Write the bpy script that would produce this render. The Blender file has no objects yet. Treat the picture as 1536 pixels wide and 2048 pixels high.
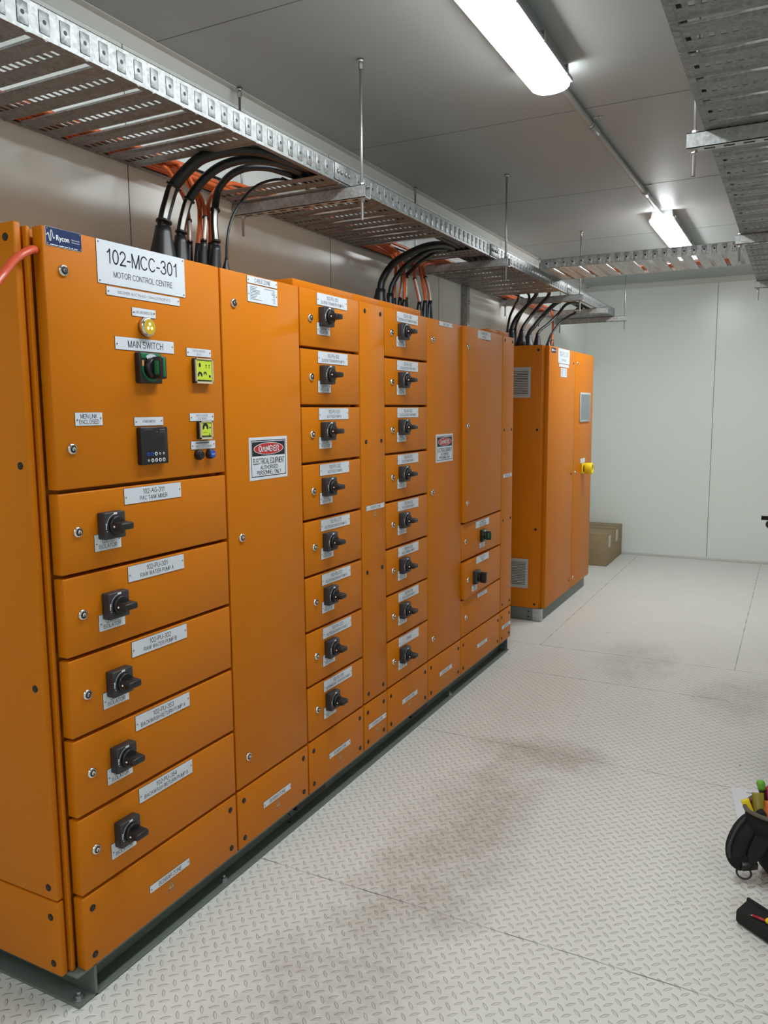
import bpy, bmesh, math, random
from mathutils import Vector, Matrix

random.seed(7)
SC = bpy.context.scene
COL = SC.collection
PI = math.pi

# ------------------------------------------------------------------ camera, world, exposure, lights
CAM_LOC = Vector((1.4586, 0.0, 1.4290))
CAM_R = ((0.88752423, 0.46069457, -0.00782614), (0.05201402, -0.11705235, -0.99176272), (-0.45781577, 0.87980637, -0.12784938))
FOCAL_PX = 1587.08
cam = bpy.data.cameras.new('camera')
cam_ob = bpy.data.objects.new('camera', cam)
COL.objects.link(cam_ob)
r, d, f = (Vector(v) for v in CAM_R)
m = Matrix.Identity(4)
for i in range(3):
    m[i][0] = r[i]; m[i][1] = -d[i]; m[i][2] = -f[i]; m[i][3] = CAM_LOC[i]
cam_ob.matrix_world = m
cam.sensor_width = 36.0
cam.sensor_fit = 'AUTO'
cam.lens = FOCAL_PX * 36.0 / 2048.0
cam.clip_start = 0.05
SC.camera = cam_ob

SC.view_settings.view_transform = 'Standard'
SC.view_settings.look = 'None'
SC.view_settings.gamma = 1.0
SC.view_settings.use_curve_mapping = False
SC.view_settings.exposure = 0.0
LAMP_STRENGTH = 39.0
FAR_LAMP_STRENGTH = 49.0
WORLD_STRENGTH = 0.05
world = bpy.data.worlds.new('world')
SC.world = world
world.use_nodes = True
world.node_tree.nodes['Background'].inputs[0].default_value = (0.9, 0.95, 1.0, 1)
world.node_tree.nodes['Background'].inputs[1].default_value = WORLD_STRENGTH

# ------------------------------------------------------------------ materials
def srgb(r, g, b):
    def c(v):
        v /= 255.0
        return v / 12.92 if v <= 0.04045 else ((v + 0.055) / 1.055) ** 2.4
    return (c(r), c(g), c(b), 1.0)

class NT:
    def __init__(self, name):
        self.m = bpy.data.materials.new(name); self.m.use_nodes = True
        self.t = self.m.node_tree
        self.b = self.t.nodes['Principled BSDF']
    def n(self, typ, **kw):
        x = self.t.nodes.new(typ)
        for k, v in kw.items(): setattr(x, k, v)
        return x
    def link(self, a, b): self.t.links.new(a, b)
    def setin(self, sock, v):
        if isinstance(v, bpy.types.NodeSocket): self.link(v, sock)
        else: sock.default_value = v
    def math(self, op, a, b=None, clamp=False):
        x = self.n('ShaderNodeMath', operation=op); x.use_clamp = clamp
        self.setin(x.inputs[0], a)
        if b is not None: self.setin(x.inputs[1], b)
        return x.outputs[0]
    def mix(self, fac, a, b, mode='MIX'):
        x = self.n('ShaderNodeMix', data_type='RGBA', blend_type=mode)
        self.setin(x.inputs[0], fac); self.setin(x.inputs[6], a); self.setin(x.inputs[7], b)
        return x.outputs[2]
    def noise(self, scale, detail=3, rough=0.55, vec=None, dist=0.0):
        x = self.n('ShaderNodeTexNoise')
        x.inputs['Scale'].default_value = scale; x.inputs['Detail'].default_value = detail
        x.inputs['Roughness'].default_value = rough; x.inputs['Distortion'].default_value = dist
        if vec is None: vec = self.pos()
        self.link(vec, x.inputs['Vector'])
        return x.outputs['Fac']
    def pos(self):
        if not hasattr(self, '_p'): self._p = self.n('ShaderNodeNewGeometry').outputs['Position']
        return self._p
    def ramp(self, fac, lo, hi):
        x = self.n('ShaderNodeMapRange'); x.clamp = True
        self.setin(x.inputs['Value'], fac)
        x.inputs['From Min'].default_value = lo; x.inputs['From Max'].default_value = hi
        return x.outputs[0]
    def bump(self, h, strength=1.0, dist=0.001):
        x = self.n('ShaderNodeBump'); x.inputs['Strength'].default_value = strength; x.inputs['Distance'].default_value = dist
        self.link(h, x.inputs['Height']); self.link(x.outputs[0], self.b.inputs['Normal'])

def plain(name, col, rough=0.5, metal=0.0, noise_amt=0.0, noise_scale=30.0, bump=0.0, bump_scale=400.0, spec=0.5, coat=0.0):
    t = NT(name)
    t.b.inputs['Roughness'].default_value = rough
    t.b.inputs['Metallic'].default_value = metal
    t.b.inputs['Specular IOR Level'].default_value = spec
    if coat:
        t.b.inputs['Coat Weight'].default_value = coat; t.b.inputs['Coat Roughness'].default_value = 0.1
    if noise_amt:
        nz = t.noise(noise_scale)
        dark = tuple(c * (1 - noise_amt) for c in col[:3]) + (1,)
        lite = tuple(min(1, c * (1 + noise_amt)) for c in col[:3]) + (1,)
        t.link(t.mix(nz, dark, lite), t.b.inputs['Base Color'])
    else:
        t.b.inputs['Base Color'].default_value = col
    if bump:
        t.bump(t.noise(bump_scale, 2), 1.0, bump)
    return t.m

M = {}
M['orange'] = plain('orange_powder_coat', srgb(199, 113, 4), 0.45, noise_amt=0.03, noise_scale=6, bump=0.00012, bump_scale=700, spec=0.2)
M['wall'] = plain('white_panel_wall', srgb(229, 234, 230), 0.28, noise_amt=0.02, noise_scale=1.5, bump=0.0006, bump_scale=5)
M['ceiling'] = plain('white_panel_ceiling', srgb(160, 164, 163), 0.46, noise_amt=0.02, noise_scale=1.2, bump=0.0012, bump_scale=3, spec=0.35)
M['seam'] = plain('panel_joint', srgb(90, 90, 86), 0.7)
M['trim'] = plain('white_flashing', srgb(206, 207, 202), 0.4)
M['black'] = plain('black_plastic', srgb(26, 26, 28), 0.38, noise_amt=0.06, noise_scale=60)
M['dgrey'] = plain('dark_grey_plastic', srgb(46, 46, 50), 0.42, noise_amt=0.05, noise_scale=60)
M['rubber'] = plain('black_cable_sheath', srgb(20, 20, 22), 0.42)
M['cap'] = plain('black_plug_and_dark_hole', srgb(14, 12, 12), 0.6)
M['plate'] = plain('white_engraved_plate', srgb(214, 219, 228), 0.45)
M['plate_edge'] = plain('black_plate_core', srgb(20, 18, 18), 0.5)
M['ink'] = plain('black_lettering', srgb(22, 24, 30), 0.6)
M['ink_grey'] = plain('grey_lettering', srgb(120, 124, 132), 0.6)
M['screw'] = plain('steel_screw', (0.30, 0.29, 0.28, 1), 0.35, 0.9)
M['chrome'] = plain('chrome_lock', (0.75, 0.74, 0.72, 1), 0.16, 1.0)
M['navy'] = plain('navy_badge', srgb(22, 44, 92), 0.35)
M['white'] = plain('white_ink', srgb(240, 242, 246), 0.5)
M['red'] = plain('danger_red', srgb(190, 36, 44), 0.5)
M['green'] = plain('green_plastic', srgb(20, 110, 66), 0.4)
M['lime'] = plain('lime_label', srgb(196, 216, 62), 0.35)
M['clear'] = plain('clear_flap_edge', srgb(205, 196, 170), 0.15, spec=0.8)
M['yellow'] = plain('yellow_plastic', srgb(240, 212, 20), 0.4)
M['blue'] = plain('blue_button', srgb(24, 74, 180), 0.35)
M['screen'] = plain('dark_display', srgb(28, 30, 34), 0.25)
M['hmi'] = plain('grey_touch_panel', srgb(120, 130, 132), 0.2)
M['hmi_frame'] = plain('silver_frame', srgb(200, 204, 206), 0.3, 0.3)
M['tan'] = plain('tan_sticker', srgb(206, 150, 80), 0.5)
M['amber'] = plain('brass_indicator', srgb(226, 190, 60), 0.25, 0.3)
M['orange_cable'] = plain('orange_cable_sheath', srgb(204, 98, 48), 0.35)
M['earth_cable'] = plain('red_orange_hose', srgb(206, 82, 54), 0.3)
M['sleeve'] = plain('clear_marker_sleeve', srgb(214, 214, 208), 0.25)
M['plinth'] = plain('grey_painted_channel', srgb(104, 112, 106), 0.5, 0.1, noise_amt=0.08, noise_scale=12)
M['paper'] = plain('white_paper', srgb(226, 228, 234), 0.7)
M['fabric'] = plain('black_nylon', srgb(24, 24, 25), 0.85, noise_amt=0.25, noise_scale=900, bump=0.0004, bump_scale=1500)
M['fabric_grey'] = plain('dark_grey_webbing', srgb(58, 58, 58), 0.85, noise_amt=0.2, noise_scale=700)
M['khaki'] = plain('grey_bag_lining', srgb(96, 90, 78), 0.85, noise_amt=0.15, noise_scale=500)
M['olive'] = plain('olive_tool_body', srgb(140, 128, 24), 0.4)
M['tool_orange'] = plain('orange_tool_grip', srgb(206, 108, 50), 0.45)
M['tool_red'] = plain('red_tool_grip', srgb(176, 40, 50), 0.4)
M['tool_pink'] = plain('magenta_tool_grip', srgb(200, 60, 96), 0.4)
M['tool_green'] = plain('green_tool_grip', srgb(110, 176, 50), 0.4)
M['steel'] = plain('bright_steel', (0.55, 0.54, 0.52, 1), 0.3, 1.0)
M['lampbody'] = plain('grey_polycarbonate', srgb(150, 152, 150), 0.45)
M['conduit'] = plain('grey_conduit', srgb(150, 150, 146), 0.4)
M['vent'] = plain('light_grey_vent', srgb(172, 172, 170), 0.5)
M['vent_dark'] = plain('vent_shadow_gap', srgb(52, 50, 48), 0.8)
M['steel_rod'] = plain('zinc_rod', (0.42, 0.42, 0.42, 1), 0.4, 0.9)

def galv(name, lo, hi, metal):
    t = NT(name)
    a = t.noise(40, 4, 0.65, dist=0.6); b = t.noise(170, 2)
    v = t.n('ShaderNodeTexVoronoi'); v.inputs['Scale'].default_value = 130
    t.link(t.pos(), v.inputs['Vector'])
    f1 = t.math('ADD', t.math('MULTIPLY', a, 0.6), t.math('MULTIPLY', v.outputs['Color'], 0.4))
    t.link(t.mix(t.ramp(f1, 0.25, 0.75), lo, hi), t.b.inputs['Base Color'])
    t.b.inputs['Metallic'].default_value = metal
    t.link(t.math('ADD', t.math('MULTIPLY', b, 0.15), 0.34), t.b.inputs['Roughness'])
    return t.m
M['galv'] = galv('galvanised_tray_steel', (0.13, 0.135, 0.135, 1), (0.26, 0.27, 0.27, 1), 0.5)
M['galv_channel_and_lit_lip'] = galv('hot_dip_channel_and_lit_lips', (0.34, 0.35, 0.35, 1), (0.62, 0.63, 0.63, 1), 0.6)

def cardboard():
    t = NT('brown_cardboard')
    t.link(t.mix(t.noise(25, 4), srgb(140, 122, 92), srgb(158, 138, 104)), t.b.inputs['Base Color'])
    t.b.inputs['Roughness'].default_value = 0.85
    return t.m
M['card'] = cardboard()
M['card_tape'] = plain('brown_parcel_tape', srgb(128, 108, 80), 0.4)
M['card_label'] = plain('pale_carton_label', srgb(196, 190, 172), 0.6)

def emission(name, col, s):
    t = NT(name)
    t.b.inputs['Base Color'].default_value = (0.9, 0.9, 0.9, 1)
    t.b.inputs['Emission Color'].default_value = col
    t.b.inputs['Emission Strength'].default_value = s
    return t.m
M['lens_far'] = emission('lit_diffuser_far', (0.93, 0.99, 1.0, 1), FAR_LAMP_STRENGTH)
M['lens'] = emission('lit_diffuser', (0.93, 0.99, 1.0, 1), LAMP_STRENGTH)
M['neon'] = emission('lit_indicator_lens', srgb(255, 190, 10), 1.2)

def floor_mat():
    t = NT('painted_tread_plate')
    sep = t.n('ShaderNodeSeparateXYZ'); t.link(t.pos(), sep.inputs[0])
    x, y = sep.outputs[0], sep.outputs[1]
    PX, PY = 0.0403, 0.0397
    def cell(c, o, p):
        u = t.math('ADD', t.math('DIVIDE', t.math('SUBTRACT', c, o), p), 0.5)
        return t.math('MULTIPLY', t.math('SUBTRACT', t.math('FRACT', u), 0.5), p)
    def loz(ox, oy, sgn):
        u, v = cell(x, ox, PX), cell(y, oy, PY)
        a = t.math('MULTIPLY', t.math('ADD' if sgn > 0 else 'SUBTRACT', u, v), 0.7071)
        b = t.math('MULTIPLY', t.math('SUBTRACT' if sgn > 0 else 'ADD', u, v), 0.7071)
        q = t.math('DIVIDE', a, 0.0150)
        lim = t.math('MULTIPLY', t.math('SUBTRACT', 1.0, t.math('MULTIPLY', q, q)), 0.0046)
        return t.math('DIVIDE', t.math('SUBTRACT', lim, t.math('ABSOLUTE', b)), 0.0022, clamp=True)
    tread = t.math('MAXIMUM', loz(0.3376, 1.4577, -1), loz(0.3576, 1.4774, 1))
    # plate joints
    wob = t.math('MULTIPLY', t.math('SUBTRACT', t.noise(3.0, 2), 0.5), 0.008)
    def line(c, pos, w, lim=None, lc=None, lo=None, hi=None):
        dd = t.math('ABSOLUTE', t.math('SUBTRACT', t.math('ADD', c, wob), pos))
        l = t.math('LESS_THAN', dd, w)
        if lc is not None:
            l = t.math('MULTIPLY', l, t.math('MULTIPLY', t.math('GREATER_THAN', lc, lo), t.math('LESS_THAN', lc, hi)))
        return l
    ls = [line(y, 1.935, 0.0016), line(y, 3.125, 0.0016), line(y, 0.72, 0.0016),
          line(y, 4.09, 0.002, None, x, -1, 1.22), line(y, 4.60, 0.002),
          line(x, 0.133, 0.0022, None, y, 4.6, 9), line(x, 1.217, 0.0022, None, y, 4.6, 9)]
    joint = ls[0]
    for l in ls[1:]: joint = t.math('MAXIMUM', joint, l)
    dash = t.ramp(t.noise(9.0, 2), 0.42, 0.62)
    # dirt : blotches of scuffed brown film with their own outline
    def blot(cx, cy, rx, ry, amt):
        p = t.math('DIVIDE', t.math('SUBTRACT', x, cx), rx); q = t.math('DIVIDE', t.math('SUBTRACT', y, cy), ry)
        e = t.math('ADD', t.math('MULTIPLY', p, p), t.math('MULTIPLY', q, q))
        e = t.math('ADD', e, t.math('MULTIPLY', t.math('SUBTRACT', t.noise(6, 5, 0.65), 0.5), 3.2))
        return t.math('MULTIPLY', t.math('SUBTRACT', 1.0, t.ramp(e, 0.0, 1.3)), amt)
    bl = [blot(0.52, 2.25, 0.22, 0.85, 0.42), blot(0.60, 3.10, 0.30, 0.16, 0.44), blot(0.52, 1.50, 0.26, 0.36, 0.34),
          blot(0.70, 4.55, 0.22, 0.42, 0.26), blot(1.30, 4.15, 0.24, 0.35, 0.28), blot(0.75, 1.25, 0.40, 0.25, 0.20)]
    dirt = bl[0]
    for l in bl[1:]: dirt = t.math('MAXIMUM', dirt, l)
    dirt = t.math('MULTIPLY', dirt, t.math('ADD', 0.55, t.math('MULTIPLY', t.ramp(t.noise(28, 4, 0.7), 0.3, 0.7), 0.95)))
    base = t.mix(t.noise(4.0, 4), srgb(218, 217, 212), srgb(228, 227, 222))
    c = t.mix(dirt, base, srgb(150, 138, 128))
    c = t.mix(t.math('MULTIPLY', tread, 0.13), c, srgb(140, 138, 130))
    spk = t.ramp(t.noise(30, 3), 0.735, 0.75)
    c = t.mix(t.math('MULTIPLY', spk, 0.75), c, srgb(70, 66, 60))
    c = t.mix(t.math('MULTIPLY', joint, t.math('ADD', t.math('MULTIPLY', dash, 0.6), 0.25)), c, srgb(60, 58, 54))
    t.link(c, t.b.inputs['Base Color'])
    t.b.inputs['Roughness'].default_value = 0.42
    t.b.inputs['Specular IOR Level'].default_value = 0.35
    h = t.math('SUBTRACT', tread, t.math('MULTIPLY', joint, 0.8))
    t.bump(h, 1.0, 0.0026)
    return t.m
M['floor'] = floor_mat()

# ------------------------------------------------------------------ mesh builder
WORLD = {}

def _arc(cx, cy, rx, ry, a0, a1, n=10):
    return [(cx + rx * math.cos(math.radians(a0 + (a1 - a0) * k / n)), cy + ry * math.sin(math.radians(a0 + (a1 - a0) * k / n))) for k in range(n + 1)]
_ell = lambda cx, cy, rx, ry: _arc(cx, cy, rx, ry, 0, 360, 16)
GLYPH = {   # capital height 1 : (advance width, strokes)
 'A': (.66, [[(0, 0), (.33, 1), (.66, 0)], [(.12, .35), (.54, .35)]]),
 'B': (.60, [[(.33, .53), (0, .53)], [(0, 0), (0, 1), (.30, 1)] + _arc(.30, .765, .25, .235, 90, -90), [(.33, .53)] + _arc(.33, .265, .27, .265, 90, -90) + [(0, 0)]]),
 'C': (.68, [_arc(.36, .5, .36, .5, 42, 318, 16)]),
 'D': (.66, [[(0, 0), (0, 1), (.27, 1)] + _arc(.27, .5, .39, .5, 90, -90, 14) + [(0, 0)]]),
 'E': (.56, [[(.56, 0), (0, 0), (0, 1), (.55, 1)], [(0, .53), (.50, .53)]]),
 'F': (.52, [[(0, 0), (0, 1), (.52, 1)], [(0, .52), (.45, .52)]]),
 'G': (.72, [_arc(.37, .5, .37, .5, 42, 322, 16) + [(.70, .18), (.70, .45), (.40, .45)]]),
 'H': (.62, [[(0, 0), (0, 1)], [(.62, 0), (.62, 1)], [(0, .53), (.62, .53)]]),
 'I': (.02, [[(.01, 0), (.01, 1)]]),
 'K': (.60, [[(0, 0), (0, 1)], [(.58, 1), (0, .38)], [(.20, .60), (.60, 0)]]),
 'L': (.50, [[(0, 1), (0, 0), (.50, 0)]]),
 'M': (.74, [[(0, 0), (0, 1), (.37, 0), (.74, 1), (.74, 0)]]),
 'N': (.62, [[(0, 0), (0, 1), (.62, 0), (.62, 1)]]),
 'O': (.76, [_ell(.38, .5, .38, .5)]),
 'P': (.58, [[(0, 0), (0, 1), (.32, 1)] + _arc(.32, .735, .26, .265, 90, -90) + [(0, .47)]]),
 'Q': (.76, [_ell(.38, .5, .38, .5), [(.45, .24), (.76, -.05)]]),
 'R': (.64, [[(0, 0), (0, 1), (.34, 1)] + _arc(.34, .74, .26, .26, 90, -90) + [(0, .48)], [(.34, .48), (.64, 0)]]),
 'S': (.60, [_arc(.30, .745, .265, .255, 30, 250, 12) + _arc(.30, .265, .30, .265, 70, -155, 12)]),
 'T': (.62, [[(0, 1), (.62, 1)], [(.31, 1), (.31, 0)]]),
 'U': (.62, [[(0, 1), (0, .33)] + _arc(.31, .33, .31, .33, 180, 360) + [(.62, 1)]]),
 'V': (.64, [[(0, 1), (.32, 0), (.64, 1)]]),
 'W': (.96, [[(0, 1), (.24, 0), (.48, 1), (.72, 0), (.96, 1)]]),
 'X': (.62, [[(0, 0), (.62, 1)], [(0, 1), (.62, 0)]]),
 'Y': (.64, [[(0, 1), (.32, .43), (.64, 1)], [(.32, .43), (.32, 0)]]),
 'Z': (.58, [[(.02, 1), (.56, 1), (0, 0), (.58, 0)]]),
 '0': (.54, [_ell(.27, .5, .27, .5)]),
 '1': (.40, [[(.06, .77), (.20, .86), (.29, 1), (.29, 0)]]),
 '2': (.54, [_arc(.27, .72, .26, .28, 165, -38, 10) + [(0, 0), (.54, 0)]]),
 '3': (.54, [_arc(.26, .76, .24, .24, 160, -90, 10) + _arc(.26, .26, .28, .26, 90, -165, 12)]),
 '4': (.56, [[(.42, 0), (.42, 1), (0, .30), (.56, .30)]]),
 '5': (.54, [[(.49, 1), (.12, 1), (.05, .50)] + _arc(.26, .33, .28, .33, 130, -160, 12)]),
 '6': (.54, [_ell(.27, .31, .27, .31), [(0, .34), (.03, .62), (.13, .88), (.29, 1), (.44, .95), (.52, .80)]]),
 '7': (.54, [[(0, 1), (.54, 1), (.30, .52), (.20, 0)]]),
 '8': (.54, [_ell(.27, .755, .235, .245), _ell(.27, .26, .27, .26)]),
 '9': (.54, [_ell(.27, .69, .27, .31), [(.54, .66), (.51, .38), (.41, .12), (.25, 0), (.10, .05), (.02, .20)]]),
 '-': (.30, [[(0, .38), (.30, .38)]]),
 ':': (.04, [[(.02, 0), (.02, .10)], [(.02, .58), (.02, .68)]]),
 '+': (.50, [[(0, .45), (.50, .45)], [(.25, .2), (.25, .7)]]),
 '/': (.28, [[(0, 0), (.28, 1)]]),
 '&': (.66, [[(.64, 0), (.16, .66), (.15, .85), (.28, 1), (.42, .85), (.36, .64), (.05, .38), (.02, .14), (.20, 0), (.42, .06), (.62, .42)]]),
}
def ribbon2d(pl, w):
    """flat stroke along a polyline, square ended"""
    vs, fs = [], []
    runs, cur = [], [pl[0]]
    for i in range(1, len(pl)):
        cur.append(pl[i])
        if i < len(pl) - 1:
            a = Vector((pl[i][0] - pl[i - 1][0], pl[i][1] - pl[i - 1][1])); b = Vector((pl[i + 1][0] - pl[i][0], pl[i + 1][1] - pl[i][1]))
            if a.length > 1e-6 and b.length > 1e-6 and a.angle(b) > math.radians(38):
                runs.append(cur); cur = [pl[i]]
    runs.append(cur)
    for rn in runs:
        P = [Vector((p[0], p[1])) for p in rn]
        d0 = (P[1] - P[0]).normalized(); d1 = (P[-1] - P[-2]).normalized()
        closed = (P[0] - P[-1]).length < 1e-5
        if not closed: P[0] = P[0] - d0 * w * .42; P[-1] = P[-1] + d1 * w * .42
        o = len(vs)
        for i, p in enumerate(P):
            if closed and i in (0, len(P) - 1): t = (P[1] - P[0]).normalized() + (P[-1] - P[-2]).normalized()
            else: t = P[min(i + 1, len(P) - 1)] - P[max(i - 1, 0)]
            t.normalize(); n = Vector((-t.y, t.x)) * w / 2
            vs += [(p.x + n.x, p.y + n.y, 0), (p.x - n.x, p.y - n.y, 0)]
        for i in range(len(P) - 1): fs.append((o + 2 * i + 1, o + 2 * i + 3, o + 2 * i + 2, o + 2 * i))
    return vs, fs

def text_geo(s, weight=.115, cache={}):
    """(verts, faces, width) of a line of lettering with capital height 1"""
    key = (s, weight)
    if key in cache: return cache[key]
    if all(ch == ' ' or ch in GLYPH for ch in s):
        vs, fs, x = [], [], 0.0
        for ch in s:
            if ch == ' ': x += .34; continue
            adv, strokes = GLYPH[ch]
            for st in strokes:
                v2, f2 = ribbon2d(st, weight); o = len(vs)
                vs += [(p[0] + x, p[1], 0) for p in v2]; fs += [tuple(i + o for i in f) for f in f2]
            x += adv + .135 + weight * .55
    else:
        cu = bpy.data.curves.new('lettering_curve', 'FONT')
        cu.body = s; cu.resolution_u = 3; cu.fill_mode = 'FRONT'
        ob = bpy.data.objects.new('lettering_tmp', cu)
        me = ob.to_mesh()
        vs = [tuple(v.co / .70) for v in me.vertices]; fs = [tuple(p.vertices) for p in me.polygons]
        ob.to_mesh_clear()
        bpy.data.objects.remove(ob); bpy.data.curves.remove(cu)
    x0 = min(v[0] for v in vs); x1 = max(v[0] for v in vs)
    cache[key] = ([(v[0] - x0, v[1], 0) for v in vs], fs, x1 - x0)
    return cache[key]

def catmull(pts, n=6):
    P = [Vector(p) for p in pts]
    if len(P) < 3: return P
    Q = [P[0] * 2 - P[1]] + P + [P[-1] * 2 - P[-2]]
    out = []
    for i in range(1, len(Q) - 2):
        a, b, c, e = Q[i - 1], Q[i], Q[i + 1], Q[i + 2]
        for k in range(n):
            s = k / n
            out.append(0.5 * ((2 * b) + (c - a) * s + (2 * a - 5 * b + 4 * c - e) * s * s + (3 * b - a - 3 * c + e) * s ** 3))
    out.append(P[-1])
    return out

class MB:
    def __init__(self):
        self.v = []; self.f = []; self.mi = []; self.sm = []
    def add(self, vs, fs, m=0, smooth=False):
        o = len(self.v)
        self.v.extend(Vector(q) for q in vs)
        for q in fs:
            self.f.append([i + o for i in q]); self.mi.append(m); self.sm.append(smooth)
        return self
    def box(self, x0, x1, y0, y1, z0, z1, m=0, bev=0.0, seg=2):
        if bev <= 0:
            vs = [(x, y, z) for x in (x0, x1) for y in (y0, y1) for z in (z0, z1)]
            fs = [(0, 1, 3, 2), (4, 6, 7, 5), (0, 4, 5, 1), (2, 3, 7, 6), (0, 2, 6, 4), (1, 5, 7, 3)]
            return self.add(vs, fs, m)
        b = bmesh.new()
        bmesh.ops.create_cube(b, size=1.0)
        for q in b.verts:
            q.co = Vector(((x0 + x1) / 2 + q.co.x * (x1 - x0), (y0 + y1) / 2 + q.co.y * (y1 - y0), (z0 + z1) / 2 + q.co.z * (z1 - z0)))
        bmesh.ops.bevel(b, geom=list(b.edges), offset=bev, segments=seg, affect='EDGES', profile=0.5)
        self.bm(b, m, True)
        return self
    def bm(self, b, m=0, smooth=False):
        b.verts.index_update()
        self.add([q.co.copy() for q in b.verts], [[q.index for q in fc.verts] for fc in b.faces], m, smooth)
        b.free()
    def tube(self, pts, rad, seg=10, m=0, n=6, caps=True, flat=None):
        P = catmull(pts, n) if n > 1 else [Vector(p) for p in pts]
        R = rad if isinstance(rad, (list, tuple)) else [rad] * len(P)
        if len(R) != len(P):
            R = [R[min(len(R) - 1, int(i * (len(R) - 1) / max(1, len(P) - 1) + 0.5))] for i in range(len(P))]
        vs, fs = [], []
        T = [(P[min(i + 1, len(P) - 1)] - P[max(i - 1, 0)]).normalized() for i in range(len(P))]
        up = Vector((0, 0, 1)) if abs(T[0].z) < 0.9 else Vector((1, 0, 0))
        nrm = (up - T[0] * up.dot(T[0])).normalized()
        for i, p in enumerate(P):
            nrm = (nrm - T[i] * nrm.dot(T[i]))
            nrm.normalize()
            bn = T[i].cross(nrm)
            for k in range(seg):
                a = 2 * PI * k / seg
                fl = flat if flat else 1.0
                vs.append(p + (nrm * math.cos(a) * fl + bn * math.sin(a)) * R[i])
        for i in range(len(P) - 1):
            for k in range(seg):
                fs.append((i * seg + k, i * seg + (k + 1) % seg, (i + 1) * seg + (k + 1) % seg, (i + 1) * seg + k))
        self.add(vs, fs, m, True)
        if caps:
            self.add(vs[:seg], [tuple(range(seg - 1, -1, -1))], m); self.add(vs[-seg:], [tuple(range(seg))], m)
        return self
    def lathe(self, o, axis, prof, seg=16, m=0, smooth=True, rot=0.0):
        o = Vector(o); ax = Vector(axis).normalized()
        u = ax.orthogonal().normalized(); w = ax.cross(u)
        vs, fs = [], []
        for (h, rr) in prof:
            for k in range(seg):
                a = 2 * PI * k / seg + rot
                vs.append(o + ax * h + (u * math.cos(a) + w * math.sin(a)) * rr)
        n = len(prof)
        for i in range(n - 1):
            for k in range(seg):
                fs.append((i * seg + k, i * seg + (k + 1) % seg, (i + 1) * seg + (k + 1) % seg, (i + 1) * seg + k))
        self.add(vs, fs, m, smooth)
        self.add(vs[:seg], [tuple(range(seg - 1, -1, -1))], m); self.add(vs[-seg:], [tuple(range(seg))], m)
        return self
    def cyl(self, p0, p1, r0, r1=None, seg=16, m=0):
        p0 = Vector(p0); p1 = Vector(p1)
        return self.lathe(p0, p1 - p0, [(0, r0), ((p1 - p0).length, r0 if r1 is None else r1)], seg, m)
    def prism(self, poly, o, u, w, depth, m=0, smooth=False):
        o = Vector(o); u = Vector(u); w = Vector(w); nn = u.cross(w).normalized()
        k = len(poly)
        a = [o + u * p[0] + w * p[1] for p in poly]; b = [q + nn * depth for q in a]
        self.add(a + b, [tuple(range(k - 1, -1, -1)), tuple(range(k, 2 * k))], m)
        self.add(a + b, [(i, (i + 1) % k, k + (i + 1) % k, k + i) for i in range(k)], m, smooth)
        return self
    def quad(self, a, b, c, e, m=0):
        return self.add([a, b, c, e], [(0, 1, 2, 3)], m)
    def text(self, s, o, h, m=0, maxw=None, u=(0, 1, 0), w=(0, 0, 1), bold=False, width=None):
        """lettering centred on o; h = capital height"""
        plain_caps = all(ch == ' ' or ch in GLYPH for ch in s)
        vs, fs, tw = text_geo(s, .21 if bold else .12)
        o = Vector(o); u = Vector(u); w = Vector(w)
        kx = h
        if width: kx = width / tw
        elif maxw and tw * h > maxw: kx = maxw / tw
        reps = [0] if (plain_caps or not bold) else [-.03 * h, .03 * h]
        nn = u.cross(w) * 0.00006
        for i, dx in enumerate(reps):
            self.add([o + u * ((v[0] - tw / 2) * kx + dx) + w * (v[1] * h - h / 2) + nn * i for v in vs], fs, m)
        return self
    def mesh(self, name, mats, origin=(0, 0, 0)):
        me = bpy.data.meshes.new(name)
        o = Vector(origin)
        me.from_pydata([q - o for q in self.v], [], self.f)
        for q in mats: me.materials.append(M[q] if isinstance(q, str) else q)
        me.polygons.foreach_set('material_index', self.mi)
        me.polygons.foreach_set('use_smooth', self.sm)
        me.update()
        b = bmesh.new(); b.from_mesh(me)
        bmesh.ops.remove_doubles(b, verts=b.verts, dist=1e-7)
        b.to_mesh(me); b.free()
        return me

def add_auto(ob, ang=40):
    pass

def place(name, mesh, parent=None, loc=(0, 0, 0), rot=None):
    ob = bpy.data.objects.new(name, mesh)
    COL.objects.link(ob)
    loc = Vector(loc)
    if parent is not None:
        ob.parent = parent
        ob.location = loc - WORLD[parent.name]
    else: ob.location = loc
    if rot: ob.rotation_euler = rot
    WORLD[ob.name] = loc
    return ob

def part(name, mb, mats, parent, origin=None):
    if origin is None: origin = WORLD[parent.name]
    if isinstance(mats, str): mats = [mats]
    return place(name, mb.mesh(name, mats, origin), parent, origin)

def thing(name, label, cat, loc=(0, 0, 0), group=None):
    ob = bpy.data.objects.new(name, None); COL.objects.link(ob)
    ob.empty_display_size = 0.05
    ob.location = loc; WORLD[ob.name] = Vector(loc)
    ob['label'] = label; ob['category'] = cat
    if group: ob['group'] = group
    return ob

def solo(name, mb, mats, label, cat, group=None, origin=None):
    if isinstance(mats, str): mats = [mats]
    if origin is None:
        n = len(mb.v)
        origin = Vector((sum(q.x for q in mb.v) / n, sum(q.y for q in mb.v) / n, min(q.z for q in mb.v)))
    ob = place(name, mb.mesh(name, mats, origin), None, origin)
    ob['label'] = label; ob['category'] = cat
    if group: ob['group'] = group
    return ob

def struct(name, mb, mats):
    if isinstance(mats, str): mats = [mats]
    ob = place(name, mb.mesh(name, mats), None)
    ob['kind'] = 'structure'
    ob['label'] = name.replace('_', ' ') + ' of the white-panelled switch room'
    ob['category'] = name.split('_')[0]
    return ob

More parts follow.
